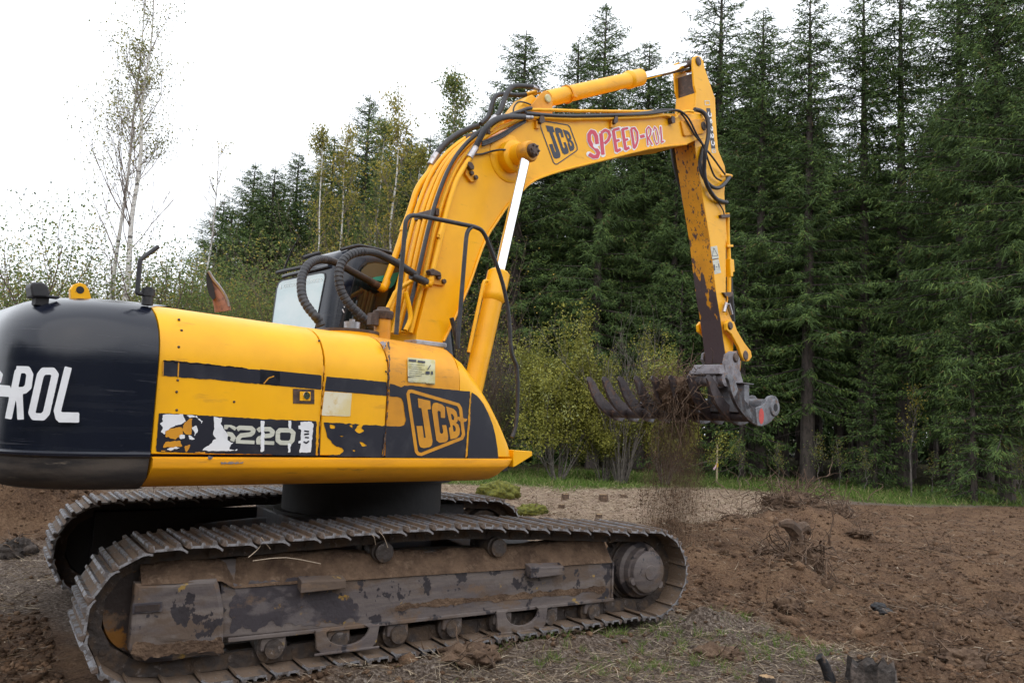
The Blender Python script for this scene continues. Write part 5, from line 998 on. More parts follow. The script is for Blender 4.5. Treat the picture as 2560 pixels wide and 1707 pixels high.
strips('ground_litter', 85000, (2.4, 16), lambda x, y, so, gr, st, r: (1-so)*(1-st)*.9+so*.07, (.03, .16), (.0008, .0022), m_straw, 'dry grey straw and stalks littering the ground in front of the tracks', 'straw')
strips('cut_straw', 60000, (8, 24), lambda x, y, so, gr, st, r: st*.9+so*.02, (.06, .20), (.0012, .003), m_straw, 'pale mown straw covering the field beyond the excavator', 'straw')
strips('twig_litter', 42000, (2.4, 20), lambda x, y, so, gr, st, r: .35+.35*so, (.03, .20), (.0012, .003), m_twig, 'dark twigs and fine roots strewn over the torn soil', 'twigs')
gpatch = lambda x, y: sstep(.50, .62, fbm(x*1.7, y*1.7, 3, 31))
tuft_c = [pg(*p) for p in [(1480, 1440), (1560, 1470), (1420, 1470), (1620, 1500), (1530, 1530), (1700, 1500), (1250, 1500), (1750, 1480), (1660, 1440), (1850, 1520), (1380, 1540)]]
def near_grass(x, y, so, gr, st, r):
    k = np.zeros_like(x)
    for c in tuft_c: k = np.maximum(k, np.exp(-((x-c[0])**2+(y-c[1])**2)/.05))
    return k*.85*(fbm(x*9, y*9, 3, 33) > .47)+.012*(1-so)
strips('grass_tufts', 60000, (2.6, 9), near_grass, (.025, .085), (.0010, .0022), m_grass, 'fresh green grass tufts sprouting beside the near track', 'grass', lie=False, up=.7)
def tufts():
    P = []; D = []
    for c in tuft_c+[pg(*p) for p in [(1445, 1455), (1590, 1485), (1510, 1500), (1350, 1500), (1680, 1530), (1800, 1500), (1300, 1470), (1640, 1475)]]:
        for k in range(RNG.integers(3, 9)):
            ox, oy = c[0]+RNG.normal()*.16, c[1]+RNG.normal()*.16; m_ = RNG.integers(10, 34); zc = gz(ox, oy)
            for j in range(m_): d = np.array([RNG.normal()*.5, RNG.normal()*.5, RNG.uniform(.3, 1.1)]); P.append((ox+RNG.normal()*.015, oy+RNG.normal()*.015, zc-.005)); D.append(d/np.linalg.norm(d)*RNG.uniform(.03, .10))
    P = np.array(P); D = np.array(D); s_ = np.cross(D, rnd_dirs(len(P))); s_ /= np.linalg.norm(s_, axis=1)[:, None]; bd = np.zeros_like(D); bd[:, 2] = .012
    V, F, t = blades(P, D, s_*RNG.uniform(.0012, .0024, len(P))[:, None], RNG.uniform(.2, 1, len(P)), bd); o = raw_mesh('grass_tufts', V, F, m_grass, cols={'tone': t}); tag(o, 'bright green grass tufts in the litter in front of the near track', 'grass', kind='stuff')
def gz(x, y): return float(height(np.array([x]), np.array([y]))[0][0])
tufts()
strips('grass_strip', 110000, (13, 32), lambda x, y, so, gr, st, r: gr*.95*(.35+.65*(fbm(x*.8, y*.8, 3, 35) > .46)), (.08, .24), (.0018, .004), m_grass, 'strip of green grass along the edge of the forest', 'grass', lie=False, up=1.2)
# crumbs and clods of soil
def clods(name, n, rr, cond, size, label, mt, zf=.3, xyz=None):
    if xyz is None:
        x, y, r = scatter(n, *rr); z, so, gr, st, _ = height(x, y); k = (RNG.uniform(size=n) < cond(x, y, so, gr, st, r)) & ~under(x, y); x, y, z, r = x[k], y[k], z[k], r[k]
    else: x, y, z = xyz; r = np.full(len(x), 4.0)
    n = len(x); s = RNG.uniform(size=n)**3*(size[1]-size[0])+size[0]
    ico = np.array([[0, 0, 1], [.89, 0, .45], [.28, .85, .45], [-.72, .53, .45], [-.72, -.53, .45], [.28, -.85, .45], [.72, .53, -.45], [-.28, .85, -.45], [-.89, 0, -.45], [-.28, -.85, -.45], [.72, -.53, -.45], [0, 0, -1]])
    fc = np.array([[0, 1, 2], [0, 2, 3], [0, 3, 4], [0, 4, 5], [0, 5, 1], [1, 6, 2], [2, 7, 3], [3, 8, 4], [4, 9, 5], [5, 10, 1], [1, 10, 6], [2, 6, 7], [3, 7, 8], [4, 8, 9], [5, 9, 10], [6, 11, 7], [7, 11, 8], [8, 11, 9], [9, 11, 10], [10, 11, 6]])
    V = ico[None]*(1+RNG.uniform(-.38, .38, (n, 12, 1)))*np.array([1, 1, .75])*s[:, None, None]+np.stack([x, y, z+s*zf], 1)[:, None]
    F = (np.arange(n)[:, None, None]*12+fc[None]).reshape(-1, 3); o = raw_mesh(name, V.reshape(-1, 3), F, mt, smooth=False); return tag(o, label, 'soil', kind='stuff')
m_clod = mat('loose_soil', (.165, .100, .062), .97, layers=[((.06, .038, .026), 4, .42, .55, .85, None), ((.22, .15, .10), 11, .54, .64, .8, None)], bump=.8, bscale=60, spec=.1)
m_chip = mat('pale_wood_chips', (.50, .40, .30), .9)
clods('soil_clods', 110000, (2.4, 25), lambda x, y, so, gr, st, r: so*.8+.12, (.002, .028), 'brown crumbs and clods of freshly turned soil', m_clod)
big_ = RNG.uniform(size=420)
clods('soil_lumps', 900, (3.2, 22), lambda x, y, so, gr, st, r: so*.9, (.02, .11), 'larger lumps of turned soil', m_clod, .1)
clods('wood_chips', 1600, (2.6, 14), lambda x, y, so, gr, st, r: .45, (.003, .014), 'small pale wood chips scattered on the soil', m_chip)
# ------------------------------------------------------------------ roots, stumps
def root_mat(): return mat('tangled_roots', (.10, .062, .040), .9, layers=[((.20, .13, .085), 12, .45, .6, .8, None), ((.045, .03, .022), 6, .5, .62, .8, None)], bump=.4, bscale=40)
M['root'] = root_mat(); M['bark'] = mat('stump_bark', (.06, .048, .042), .9, layers=[((.20, .16, .14), (9, 9, 3), .5, .64, .8, None), ((.02, .017, .016), 7, .46, .56, .8, None)], bump=1, bscale=30)
M['cutwood'] = mat('cut_wood', (.38, .25, .13), .85, layers=[((.22, .14, .08), 20, .45, .6, .8, None)])
M['moss'] = mat('moss', (.16, .16, .025), .95, layers=[((.07, .08, .02), 20, .45, .6, .8, None)], bump=1, bscale=60)
def wiggle(p, d, L_, n, amp, grav=0.0):
    P = [np.array(p, float)]; d = np.array(d, float); d /= np.linalg.norm(d)
    for k in range(n):
        d = d+RNG.normal(size=3)*amp; d[2] -= grav; d /= np.linalg.norm(d); P.append(P[-1]+d*L_/n)
    return P
def roots(name, c, n, L_, r, spread, mt, parent=None, T=I, grav=.0, up=0.0, core=None):
    b = MB(T)
    for k in range(n):
        d = RNG.normal(size=3); d[2] = d[2]*.7+up; p = np.array(c)+RNG.normal(size=3)*np.array(spread)
        l = RNG.uniform(.4, 1)*L_; rr = RNG.uniform(.25, 1)*r; b.tube(wiggle(p, d, l, 6, .34, grav), [rr, rr*.8, rr*.5, rr*.25], 4, 0, False)
    return b.build(name, mt, parent)
def lump(name, c, rx, ry, rz, mt, amp=.35, sc_=6, seed=0, parent=None, res=26):
    Fc = []; th, ph = np.meshgrid(np.pi*np.arange(res+1)/res, np.pi*np.arange(2*res)/res, indexing='ij'); th = th.ravel(); ph = ph.ravel()
    d = np.stack([np.sin(th)*np.cos(ph), np.sin(th)*np.sin(ph), np.cos(th)], 1)
    f = 1+amp*2*(fbm(d[:, 0]*sc_*.35+seed+d[:, 2]*1.7, d[:, 1]*sc_*.35+d[:, 2]*2.3+seed, 5, seed)-.5); f[th < .01] = 1; f[th > 3.13] = 1
    V = np.array(c)+d*np.array([rx, ry, rz])*f[:, None]
    m_ = 2*res
    for i in range(res):
        for j in range(m_): Fc.append((i*m_+j, i*m_+(j+1) % m_, (i+1)*m_+(j+1) % m_, (i+1)*m_+j))
    return raw_mesh(name, V, Fc, mt, parent, True)
def gz(x, y): return float(height(np.array([x]), np.array([y]))[0][0])
def thing(name, px_, py_, label, cat, group=None, z=0):
    q = pg(px_, py_, z); e_ = empty(name, (q[0], q[1], gz(q[0], q[1])), label, cat, group); return e_
def loc_lump(e_, c, *a, **k): o = lump(*([a[0], c]+list(a[1:])), parent=e_, **k); return o
t = thing('root_mound', 1825, 1215, 'large heap of dark soil bristling with broken roots and upright twigs on the right', 'root mound')
lump('soil_core', (0, 0, .10), .50, .42, .22, M['mud'], .5, 14, 3, t); roots('root_tangle', (0, 0, .20), 420, .75, .010, (.45, .34, .14), M['root'], t, grav=.05)
b = MB(I)
for k in range(9): b.tube(wiggle((-.35+.09*k, .0, .40), (RNG.normal()*.3, RNG.normal()*.3, 1), RNG.uniform(.15, .40), 4, .12), [.012, .009, .007], 5)
b.build('broken_stem', M['root'], t)
t = thing('uprooted_stump', 1938, 1200, 'dark uprooted stump with a long broken limb lying on the turned soil', 'stump')
lump('stump_body', (0, 0, .16), .16, .14, .14, M['root'], .5, 9, 5, t); roots('root_tangle', (0, 0, .18), 26, .55, .016, (.08, .08, .05), M['root'], t, up=.2)
t = thing('uprooted_stump', 1832, 1330, 'twisted uprooted stump with a flat top in the middle of the brown soil', 'stump')
t.scale = (1.35,)*3; lump('stump_body', (.02, 0, .10), .17, .15, .16, M['mud'], .6, 16, 6, t)
b = MB(I); b.tube([(.02, 0, .1), (.0, .0, .26), (-.03, 0, .36)], [.075, .05, .055], 10, 3); b.tube([(-.03, 0, .36), (-.12, .0, .42), (-.2, .02, .42)], [.06, .05, .02], 8, 3); b.tube([(-.03, 0, .36), (.08, 0, .40), (.17, .02, .34)], [.05, .04, .02], 8, 3); b.build('stump_neck', M['root'], t)
roots('root_tangle', (0, 0, .18), 130, .42, .009, (.13, .13, .07), M['root'], t, grav=.10)
t = thing('root_clump', 1815, 1405, 'small clump of brown roots in the soil below the twisted stump', 'roots')
lump('soil_core', (0, 0, .03), .16, .12, .08, M['mud'], .5, 9, 8, t); roots('root_tangle', (0, 0, .05), 40, .30, .007, (.09, .08, .03), M['root'], t, up=.2)
t = thing('burnt_lump', 2035, 1425, 'pair of black charred chunks lying on the bare brown soil', 'charred wood')
M['char'] = mat('charred_wood', (.012, .012, .015), .6, layers=[(MUD, 9, .52, .6, .9, None)], bump=.5, bscale=30)
lump('chunk', (0, 0, .03), .075, .05, .035, M['char'], .3, 8, 11, t); lump('chunk', (.05, .10, .05), .085, .05, .04, M['char'], .3, 8, 12, t)
def stump(px_, py_, r, h, label, mt=None, cut=None, group=None, char=False, seed=0):
    t = thing('tree_stump', px_, py_, label, 'tree stump', group); rg_ = random.Random(seed); rings = []
    ph = [rg_.uniform(.82, 1.15) for _ in range(24)]
    for zz_, k in ((-.06, 1.35), (0, 1.2), (h*.25, 1.04), (h*.6, .98), (h*.9, .96)): rings.append([(r*k*ph[i]*math.cos(i*math.pi/12), r*k*ph[i]*math.sin(i*math.pi/12), zz_) for i in range(24)])
    hh = [h*(1+(.28*rg_.uniform(-1, 1) if char else .03*rg_.uniform(-1, 1))) for _ in range(24)]
    rings.append([(r*.93*ph[i]*math.cos(i*math.pi/12), r*.93*ph[i]*math.sin(i*math.pi/12), hh[i]) for i in range(24)])
    b = MB(I); b.loft(rings, caps=False); b.build('bark', mt or M['bark'], t)
    b = MB(I); ct = (0, 0, h*.9 if not char else h*.55); rg2 = [(p[0]*.99, p[1]*.99, p[2]-.002) for p in rings[-1]]; b.add(rg2+[ct], [(i, (i+1) % 24, 24) for i in range(24)]); b.build('cut_face', cut or M['cutwood'], t)
    return t
for i, (x, y, n, L_, lb) in enumerate([(1770, 1275, 50, .45, 'loose tangle of roots in front of the large root mound'), (1690, 1225, 40, .5, 'brown roots on the soil left of the large root mound'), (2140, 1265, 26, .35, 'thin roots on the dark soil far right'), (2290, 1440, 40, .35, 'dark tuft of roots and turf near the right edge'), (1650, 1500, 20, .3, 'few thin roots at the border between soil and litter'), (2210, 1530, 36, .3, 'dark root tuft at the bottom right corner'), (1975, 1245, 30, .4, 'roots sticking up beside the dark uprooted stump'), (1080, 1520, 30, .22, 'small brown root tuft in front of the near track')]):
    t = thing('root_tuft', x, y, lb, 'roots'); roots('root_tangle', (0, 0, .03), n, L_, .008, (.16, .14, .03), M['root'], t, up=.15); lump('soil_core', (0, 0, 0), .2, .16, .07, M['mud'], .5, 12, 60+i, t)
stump(2003, 1590, .14, .15, 'blackened split stump at the bottom right edge of the picture', char=True, cut=M['bark'], seed=4)
t = thing('log_piece', 1925, 1575, 'short charred stick leaning beside the blackened split stump', 'log'); b = MB(I); b.tube([(-.06, 0, -.02), (-.09, .03, .10), (-.12, .05, .15)], [.035, .03, .028], 12, 2); b.build('log', M['char'], t)
stump(1762, 1580, .048, .075, 'small freshly cut stump with a yellow top at the bottom of the picture', seed=5)
for i, (x, y, r, h, lb) in enumerate([(1298, 1146, .09, .22, 'pale cut stump standing in the straw, leftmost of the far stumps'), (1385, 1150, .12, .25, 'reddish brown far stump with torn sides in the straw'), (1290, 1165, .07, .12, 'tiny splintered stump in front of the pale cut stump'),
        (1375, 1190, .07, .14, 'low brown stump just above the near track in the straw'), (1432, 1141, .08, .12, 'low light brown stump right of the reddish far stump'), (1505, 1195, .07, .10, 'low rounded stump between the tracks and the falling soil')]):
    stump(x, y, r*.85, h*.6, lb, M['root'], None, 'small stumps in the straw field', seed=20+i)
t = thing('moss_clump', 1145, 1165, 'bright green moss cushion on the soil heap beyond the tracks', 'moss')
lump('cushion', (0, 0, .02), .40, .34, .20, M['moss'], .35, 16, 31, t)
t = thing('moss_clump', 1222, 1192, 'smaller tuft of moss and soil right of the bright moss cushion', 'moss'); lump('cushion', (0, 0, .0), .26, .2, .12, M['moss'], .35, 16, 33, t); roots('root_tangle', (.1, 0, .05), 24, .3, .008, (.15, .1, .03), M['root'], t)
# left heap: roots over the soil
for i, (x, y, z, n, lb) in enumerate([(-2.55, 4.6, .8, 380, 'soil and root heap behind the far track at the left edge'), (-1.8, 7.0, .5, 150, 'lower root heap behind the black counterweight')]):
    t = empty('root_heap', (x, y, gz(x, y)), lb, 'root heap'); roots('root_tangle', (0, 0, .0), n, .8, .012, (.8, .7, .12), M['root'], t)
t = thing('grey_stump', 35, 1290, 'grey weathered stump in the straw at the left edge below the heap', 'stump'); lump('stump_body', (0, 0, .02), .15, .12, .12, M['bark'], .5, 14, 41, t); roots('root_tangle', (0, 0, .12), 14, .3, .012, (.08, .08, .03), M['root'], t)
# sticks
b = MB(I); q = pg(340, 1283)
t = thing('marker_stake', 1646, 1110, 'thin wooden stake with a pink ribbon at the forest edge', 'stake')
M['stake'] = mat('stake_wood', (.52, .42, .28), .8, layers=[((.35, .28, .18), 8, .45, .6, .8, None)])
b = MB(I); b.box(-.025, .025, -.018, .018, -.1, 1.22); b.build('post', M['stake'], t, .004)
M['ribbon'] = mat('pink_ribbon', (.75, .50, .60), .6); b = MB(I)
b.loft([[(-.03, -.03, .70), (-.03, -.03, .78), (-.025, -.03, .78), (-.025, -.03, .70)], [(-.10, -.05, .50), (-.08, -.05, .60), (-.07, -.05, .60), (-.09, -.05, .50)], [(-.16, -.03, .40), (-.20, -.03, .46), (-.19, -.03, .46), (-.15, -.03, .40)]], smooth=False); b.build('ribbon', M['ribbon'], t)
M['tape'] = mat('yellow_tape', (.65, .42, .05), .6); b = MB(I); b.box(-.04, .035, -.028, .028, .50, .62); b.build('yellow_band', M['tape'], t)
# ------------------------------------------------------------------ roots held by the rake, falling soil
c = pv(*Z6(740, 950), .75); cw_ = ORG+EU*(RP[9][0]-.24)+EV*(c[1]-.20)+EZ*(RP[9][1]+.16)
t = empty('root_ball', tuple(cw_), 'tangled brown root ball with soil held between the rake tines', 'root ball')
du_, dv_ = EU, EV
lump('soil_lump', (0, 0, -.02), .20, .26, .22, M['mud'], .55, 9, 51, t); roots('root_tangle', (0, 0, .08), 300, .60, .009, (.12, .24, .15), M['root'], t, grav=.12)
b = MB(I)
for k in range(26): b.tube(wiggle((RNG.normal()*.08, -.1+RNG.normal()*.2, -.15), (RNG.normal()*.3, RNG.normal()*.3, -1), RNG.uniform(.3, .75), 6, .22), [.010, .006, .003], 4)
b.build('hanging_roots', M['root'], t)
b = MB(I)
n = 6000; hz_ = RNG.uniform(size=n)**.8; drop = hz_*(cw_[2]-.15); wdt = .16+.26*hz_
fx_ = cw_[0]+RNG.normal(size=n)*wdt*.6-.12*hz_*0; fy_ = cw_[1]+RNG.normal(size=n)*wdt; fz_ = cw_[2]-.1-drop
blob = fbm(fx_*5+7, fz_*1.3+fy_*5, 3, 44); keep = (blob > .52) | (RNG.uniform(size=n) < .12); fx_, fy_, fz_ = fx_[keep], fy_[keep], fz_[keep]
clods('falling_soil', 0, None, None, (.002, .014), 'brown soil crumbs falling from the rake to the ground', m_clod, 0, (fx_, fy_, fz_))
n = 5200; hz_ = RNG.uniform(size=n); P = np.stack([cw_[0]+RNG.normal(size=n)*.20*(.6+hz_*.6), cw_[1]+RNG.normal(size=n)*.26*(.5+hz_*.7), cw_[2]-.15-hz_*(cw_[2]-.2)], 1)
D = np.stack([RNG.normal(size=n)*.01, RNG.normal(size=n)*.01, -RNG.uniform(.03, .12, n)], 1); s_ = rnd_dirs(n); s_[:, 2] = 0; Wd = s_*RNG.uniform(.0008, .003, n)[:, None]
V, F, tn = blades(P, D, Wd, RNG.uniform(size=n)*.6); o = raw_mesh('falling_fibres', V, F, m_twig, cols={'tone': tn}); tag(o, 'fine root fibres and dirt dropping under the rake', 'soil', kind='stuff')
# fine dust drifting down with the soil
dm = bpy.data.materials.new('soil_dust'); dm.use_nodes = True; dn = dm.node_tree.nodes; dl = dm.node_tree.links; dn.remove(dn['Principled BSDF']); pvn = dn.new('ShaderNodeVolumePrincipled'); pvn.inputs['Color'].default_value = (.32, .20, .13, 1); pvn.inputs['Anisotropy'].default_value = .2
tcn = dn.new('ShaderNodeTexCoord'); mpn = dn.new('ShaderNodeMapping'); mpn.inputs['Scale'].default_value = (5, 5, 1.1); dl.new(tcn.outputs['Object'], mpn.inputs[0]); non = dn.new('ShaderNodeTexNoise'); non.inputs['Scale'].default_value = 1; non.inputs['Detail'].default_value = 4; dl.new(mpn.outputs[0], non.inputs[0])
mrn = dn.new('ShaderNodeMapRange'); mrn.inputs[1].default_value = .42; mrn.inputs[2].default_value = .68; mrn.inputs[4].default_value = 1.9; dl.new(non.outputs[0], mrn.inputs[0]); dl.new(mrn.outputs[0], pvn.inputs['Density']); dl.new(pvn.outputs[0], dn['Material Output'].inputs['Volume'])
b = MB(I); zb = gz(cw_[0], cw_[1])
b.loft([[(cw_[0]+rx_*math.cos(a_), cw_[1]+ry_*math.sin(a_), z_) for a_ in np.linspace(0, 2*math.pi, 17)[:-1]] for z_, rx_, ry_ in ((cw_[2]-.15, .08, .12), (cw_[2]-.4, .22, .34), (cw_[2]-.9, .30, .46), (cw_[2]-1.4, .36, .52), (zb+.15, .40, .56), (zb+.02, .25, .35))])
o = b.build('falling_dust', dm); tag(o, 'brown dust drifting down under the rake', 'dust', kind='stuff')
# straws caught on the track
b = MB(I)
for (p, q, s) in [((568, 905), (715, 757), Z18), ((620, 945), (1418, 980), Z18), ((2020, 640), (2060, 755), Z18), ((2100, 600), (2205, 790), Z18), ((720, 668), (825, 805), Z18)]:
    a0 = np.array(pY(*s(*p), -1.50)); a1 = np.array(pY(*s(*q), -1.47)); b.tube([tuple(a0), tuple((a0+a1)/2+RNG.normal(size=3)*.012), tuple(a1)], .0022, 4, 3)
o = b.build('caught_straws', m_chip); tag(o, 'pale dry stalks caught on the near track', 'straw', kind='stuff')
# =================================================================== TREES
def place(px_, dist):           # point on the ground seen at this picture column, this far from the viewer
    d = ray(px_, 1000); d = d[:2]/np.hypot(d[0], d[1]); return CX+d[0]*dist, CY+d[1]*dist
def top_h(px_, py_, dist):
    d = ray(px_, py_); return CAM[2]+dist*d[2]/np.hypot(d[0], d[1])
m_spruce = simple_mat('spruce_needles', [(0, (.030, .050, .022)), (.35, (.060, .100, .034)), (.7, (.096, .155, .042)), (.93, (.16, .225, .05)), (1, (.15, .10, .05))], .75)
m_spruce_bark = mat('spruce_bark', (.085, .068, .060), .95, layers=[((.04, .033, .03), (9, 9, 3), .45, .6, .9, None)], bump=.6, bscale=20)
m_birch_bark = mat('birch_bark', (.62, .60, .57), .8, layers=[((.05, .045, .045), (3, 3, 9), .56, .62, .9, None), ((.35, .30, .26), 6, .5, .7, .6, None)])
m_grey_bark = mat('grey_bark', (.16, .14, .125), .9, layers=[((.07, .06, .055), 8, .45, .6, .8, None)])
m_pale_twig = mat('birch_twigs', (.22, .18, .16), .9); m_brown_bark = mat('brown_twig_bark', (.10, .068, .055), .9)
m_leaf_y = simple_mat('yellow_green_leaves', [(0, (.09, .10, .03)), (.4, (.21, .22, .05)), (.75, (.38, .33, .07)), (1, (.52, .38, .08))], .6, .45)
m_leaf_g = simple_mat('green_leaves', [(0, (.06, .09, .03)), (.5, (.13, .19, .055)), (.85, (.23, .26, .08)), (1, (.36, .29, .08))], .6, .45)
m_leaf_w = simple_mat('willow_leaves', [(0, (.10, .11, .028)), (.45, (.23, .235, .045)), (.8, (.36, .34, .065)), (1, (.40, .45, .20))], .6, .3)
def spruce_mesh(h, R, z0, seed, dens=1.0, gap=.0, thin=1.0, leaf=1.0):
    g = np.random.default_rng(seed); P = []; D = []; Wv = []; tn = []; bb = MB(I)
    z = z0; brs = []
    while z < h-.25:
        t = (z-z0)/(h-z0); nb = int(g.integers(5, 8)*(1 if t < .85 else .8)); a0 = g.uniform(0, 6.28)
        for k in range(nb):
            if g.uniform() < gap*(1-t): continue
            asym = .55+.9*float(vnoise(np.array([(a0+k*6.283/nb)*.9+seed]), np.array([z*.45]), 3)[0]); Lb = (asym*R*(1-math.exp(-(h-z)*.62/R))*g.uniform(.68, 1.12)+.08)*(.6+.4*min(1, t*6+.4)); brs.append((z+g.uniform(-.12, .12), a0+k*6.283/nb+g.normal()*.25, Lb, t))
        z += (.22+.22*(1-t))*g.uniform(.7, 1.3)/dens
    for z, a, Lb, t in brs:
        ns = max(4, int(Lb/.16)); s = np.linspace(0, 1, ns+1)[1:]; dr = (.42-.75*t)*Lb; out_ = np.array([math.cos(a), math.sin(a), 0]); sd_ = np.array([-math.sin(a), math.cos(a), 0])
        pts = np.array([z*0, 0, z])+out_*(s*Lb)[:, None]; pts[:, 2] += -dr*s**1.3+.30*dr*s**4+.25*Lb*t*s
        if Lb > .5: bb.tube([(0, 0, z)]+[tuple(p) for p in pts[::3]], [.022+.008*Lb, .004], 4, 0, False)
        for sg in (-1, 1):
            m_ = 3
            for rep in range(m_):
                q = pts+g.normal(size=pts.shape)*.05; f = np.maximum(np.sin(np.pi*np.clip(s*.9+.12, 0, 1))**.7, .42)
                ln = (.16+.30*Lb*.45)*f*g.uniform(.5, 1.15, len(s))*thin
                dd = out_*g.uniform(.25, .9, len(s))[:, None]+sd_*sg*g.uniform(.3, 1.0, len(s))[:, None]; dd[:, 2] -= g.uniform(.15, 1.0, len(s))*(1.15-t)+.1-.5*t*0
                dd /= np.linalg.norm(dd, axis=1)[:, None]; tt_ = np.clip(g.normal(.38, .2, len(s))+.22*s, 0, 1)
                for sub in range(3):
                    off = g.uniform(0, .75, len(s)); e = dd+g.normal(size=dd.shape)*.38; e /= np.linalg.norm(e, axis=1)[:, None]; l2 = ln*g.uniform(.35, .75, len(s))
                    ww = np.cross(e, g.normal(size=e.shape)); ww /= np.linalg.norm(ww, axis=1)[:, None]
                    P.append(q+dd*(ln*off)[:, None]); D.append(e*l2[:, None]); Wv.append(ww*(g.uniform(.010, .024, len(s))*leaf)[:, None]); tn.append(np.clip(tt_+g.normal(size=len(s))*.08, 0, 1))
    P, D, Wv, tn = map(np.concatenate, (P, D, Wv, tn)); V, F, T_ = blades(P, D, Wv, tn, None)
    ob = raw_mesh('crown', V, F, m_spruce, cols={'tone': T_})
    # dead lower branches and the trunk
    if z0 > 1:
        for k in range(int(z0*7)):
            zz_ = g.uniform(.6, z0+1.5); a = g.uniform(0, 6.28); bb.tube(wiggle((0, 0, zz_), (math.cos(a), math.sin(a), -.1+g.normal()*.2), g.uniform(.5, 1.8), 4, .12, .03), [.012, .003], 3, 0, False)
    r0 = .012*h+.03; bb.tube([(0, 0, -.2), (0, 0, h*.33), (g.normal()*.05, 0, h*.66), (0, 0, h)], [r0*1.15, r0*.8, r0*.5, .015], 9, 4)
    tr = bb.build('trunk', m_spruce_bark); return ob, tr
def grow(b, p, d, L_, r, lev, g, leafs, spread=.5, up=.12, split=3, minr=.003):
    n = 4; P = [np.array(p, float)]; d = np.array(d, float)
    for k in range(n): d = d+g.normal(size=3)*.10+np.array([0, 0, up*.5]); d /= np.linalg.norm(d); P.append(P[-1]+d*L_/n)
    b.tube(P, [r, r*.55], 5 if lev > 1 else 3, 0, False)
    if lev <= 1: leafs.append((P[-1], d, L_)); leafs.append((P[2], d, L_))
    if lev <= 0: return
    for k in range(split+(lev > 1)):
        i = g.integers(1, n+1); nd = d+g.normal(size=3)*spread; nd[2] += up; nd /= np.linalg.norm(nd); grow(b, P[i], nd, L_*g.uniform(.5, .8), max(r*.5, minr), lev-1, g, leafs, spread, up, split, minr)
def leaf_mesh(leafs, per, size, spread, mt, g, tone=(.5, .25), zcut=None):
    C = np.array([l[0] for l in leafs]); C = np.repeat(C, per, 0); C = C+g.normal(size=C.shape)*spread; n = len(C)
    a = g.normal(size=(n, 3)); a /= np.linalg.norm(a, axis=1)[:, None]; c = np.cross(a, g.normal(size=(n, 3))); c /= np.linalg.norm(c, axis=1)[:, None]; s = g.uniform(size[0], size[1], n)[:, None]
    V = np.stack([C-a*s, C+c*s*.55, C+a*s, C-c*s*.55], 1).reshape(-1, 3); F = np.arange(n*4).reshape(-1, 4); cl = np.repeat(g.normal(tone[0], tone[1], n//per+1), per)[:n]
    return raw_mesh('crown', V, F, mt, cols={'tone': np.repeat(np.clip(cl+g.normal(size=n)*.12, 0, 1), 4)})
def birch_mesh(h, seed, bark, leafm, per, leaf_lo=.45, lsize=(.02, .045), width=.12, tone=(.5, .25), nb=34, lean=(0, 0), r0=None, lev=2):
    g = np.random.default_rng(seed); b = MB(I); leafs = []; r0 = r0 or .007*h+.02
    P = [np.array([lean[0]*t**1.3, lean[1]*t, h*t])+g.normal(size=3)*np.array([.05, .05, 0])*(t > 0) for t in np.linspace(0, 1, 9)]; P[0][2] = -.2
    b.tube(P, [r0*1.1, r0*.85, r0*.5, .012], 9, 4); tb = MB(I)
    for k in range(nb):
        t = g.uniform(.22, .97)**.8; i = t*8; j = min(int(i), 7); p = P[j]+(P[j+1]-P[j])*(i-j); a = g.uniform(0, 6.28); ls = []
        grow(tb, p, (math.cos(a)*.7, math.sin(a)*.7, .9), h*width*(1.15-t)*g.uniform(.7, 1.5), .010+.010*(1-t), lev, g, ls, .38, .16)
        if t > leaf_lo-.15: leafs += [l for l in ls if l[0][2] > h*leaf_lo*g.uniform(.8, 1.1)]
    tr = b.build('trunk', bark); br = tb.build('branches', m_pale_twig if bark is not m_grey_bark else m_grey_bark)
    cr = leaf_mesh(leafs, per, lsize, .14, leafm, g, tone) if leafs else None
    return cr, tr, br
def bush_mesh(h, w_, seed, leafm, bark, stems=16, per=10, lsize=(.018, .045), tone=(.5, .22), leaf_lo=.3, lev=3, spread=.42):
    g = np.random.default_rng(seed); b = MB(I); leafs = []
    for k in range(stems):
        a = g.uniform(0, 6.28); q = g.uniform(.15, 1)*w_/h*.5; grow(b, (math.cos(a)*.12, math.sin(a)*.12, -.05), (math.cos(a)*q*1.3, math.sin(a)*q*1.3, 1), h*.55*g.uniform(.7, 1.1), .022, lev, g, leafs, spread, .22, 2, .0035)
    leafs = [l for l in leafs if l[0][2] > h*leaf_lo*g.uniform(.5, 1.3)]
    br = b.build('stems', bark); cr = leaf_mesh(leafs, per, lsize, .13, leafm, g, tone) if per and leafs else None
    return cr, br
class Kind:
    """a built plant whose pieces can be stood up again as separate plants"""
    def __init__(s, parts):
        s.parts = [p for p in parts if p is not None]; s.used = False; hs = []
        for p in s.parts:
            co = np.empty(len(p.data.vertices)*3, np.float32); p.data.vertices.foreach_get('co', co); hs.append(np.percentile(co[2::3], 99.7))
        s.h = max(hs)
    def put(s, name, loc, label, cat, group, scale=1, rz=0, tilt=(0, 0)):
        e_ = empty(name, loc, label, cat, group, rz); e_.scale = (scale,)*3 if not isinstance(scale, tuple) else scale; e_.rotation_euler = (tilt[0], tilt[1], rz)
        for p in s.parts:
            if s.used: c = p.copy(); COL.objects.link(c)
            else: c = p
            c.parent = e_
        s.used = True; return e_
SPH = 20.0
KS = [Kind(spruce_mesh(SPH, 2.7, .5, 101, 1.0, 0, 1.1, .85)), Kind(spruce_mesh(SPH, 2.5, 3.0, 102, .95, .08, 1.2, .85)), Kind(spruce_mesh(SPH, 3.0, 2.4, 103, .95, .05, 1.2, .85)), Kind(spruce_mesh(SPH, 2.3, 4.5, 104, .8, .25, 1.3, .85)), Kind(spruce_mesh(SPH, 2.5, 4.0, 105, .8, .22, 1.3, .85))]
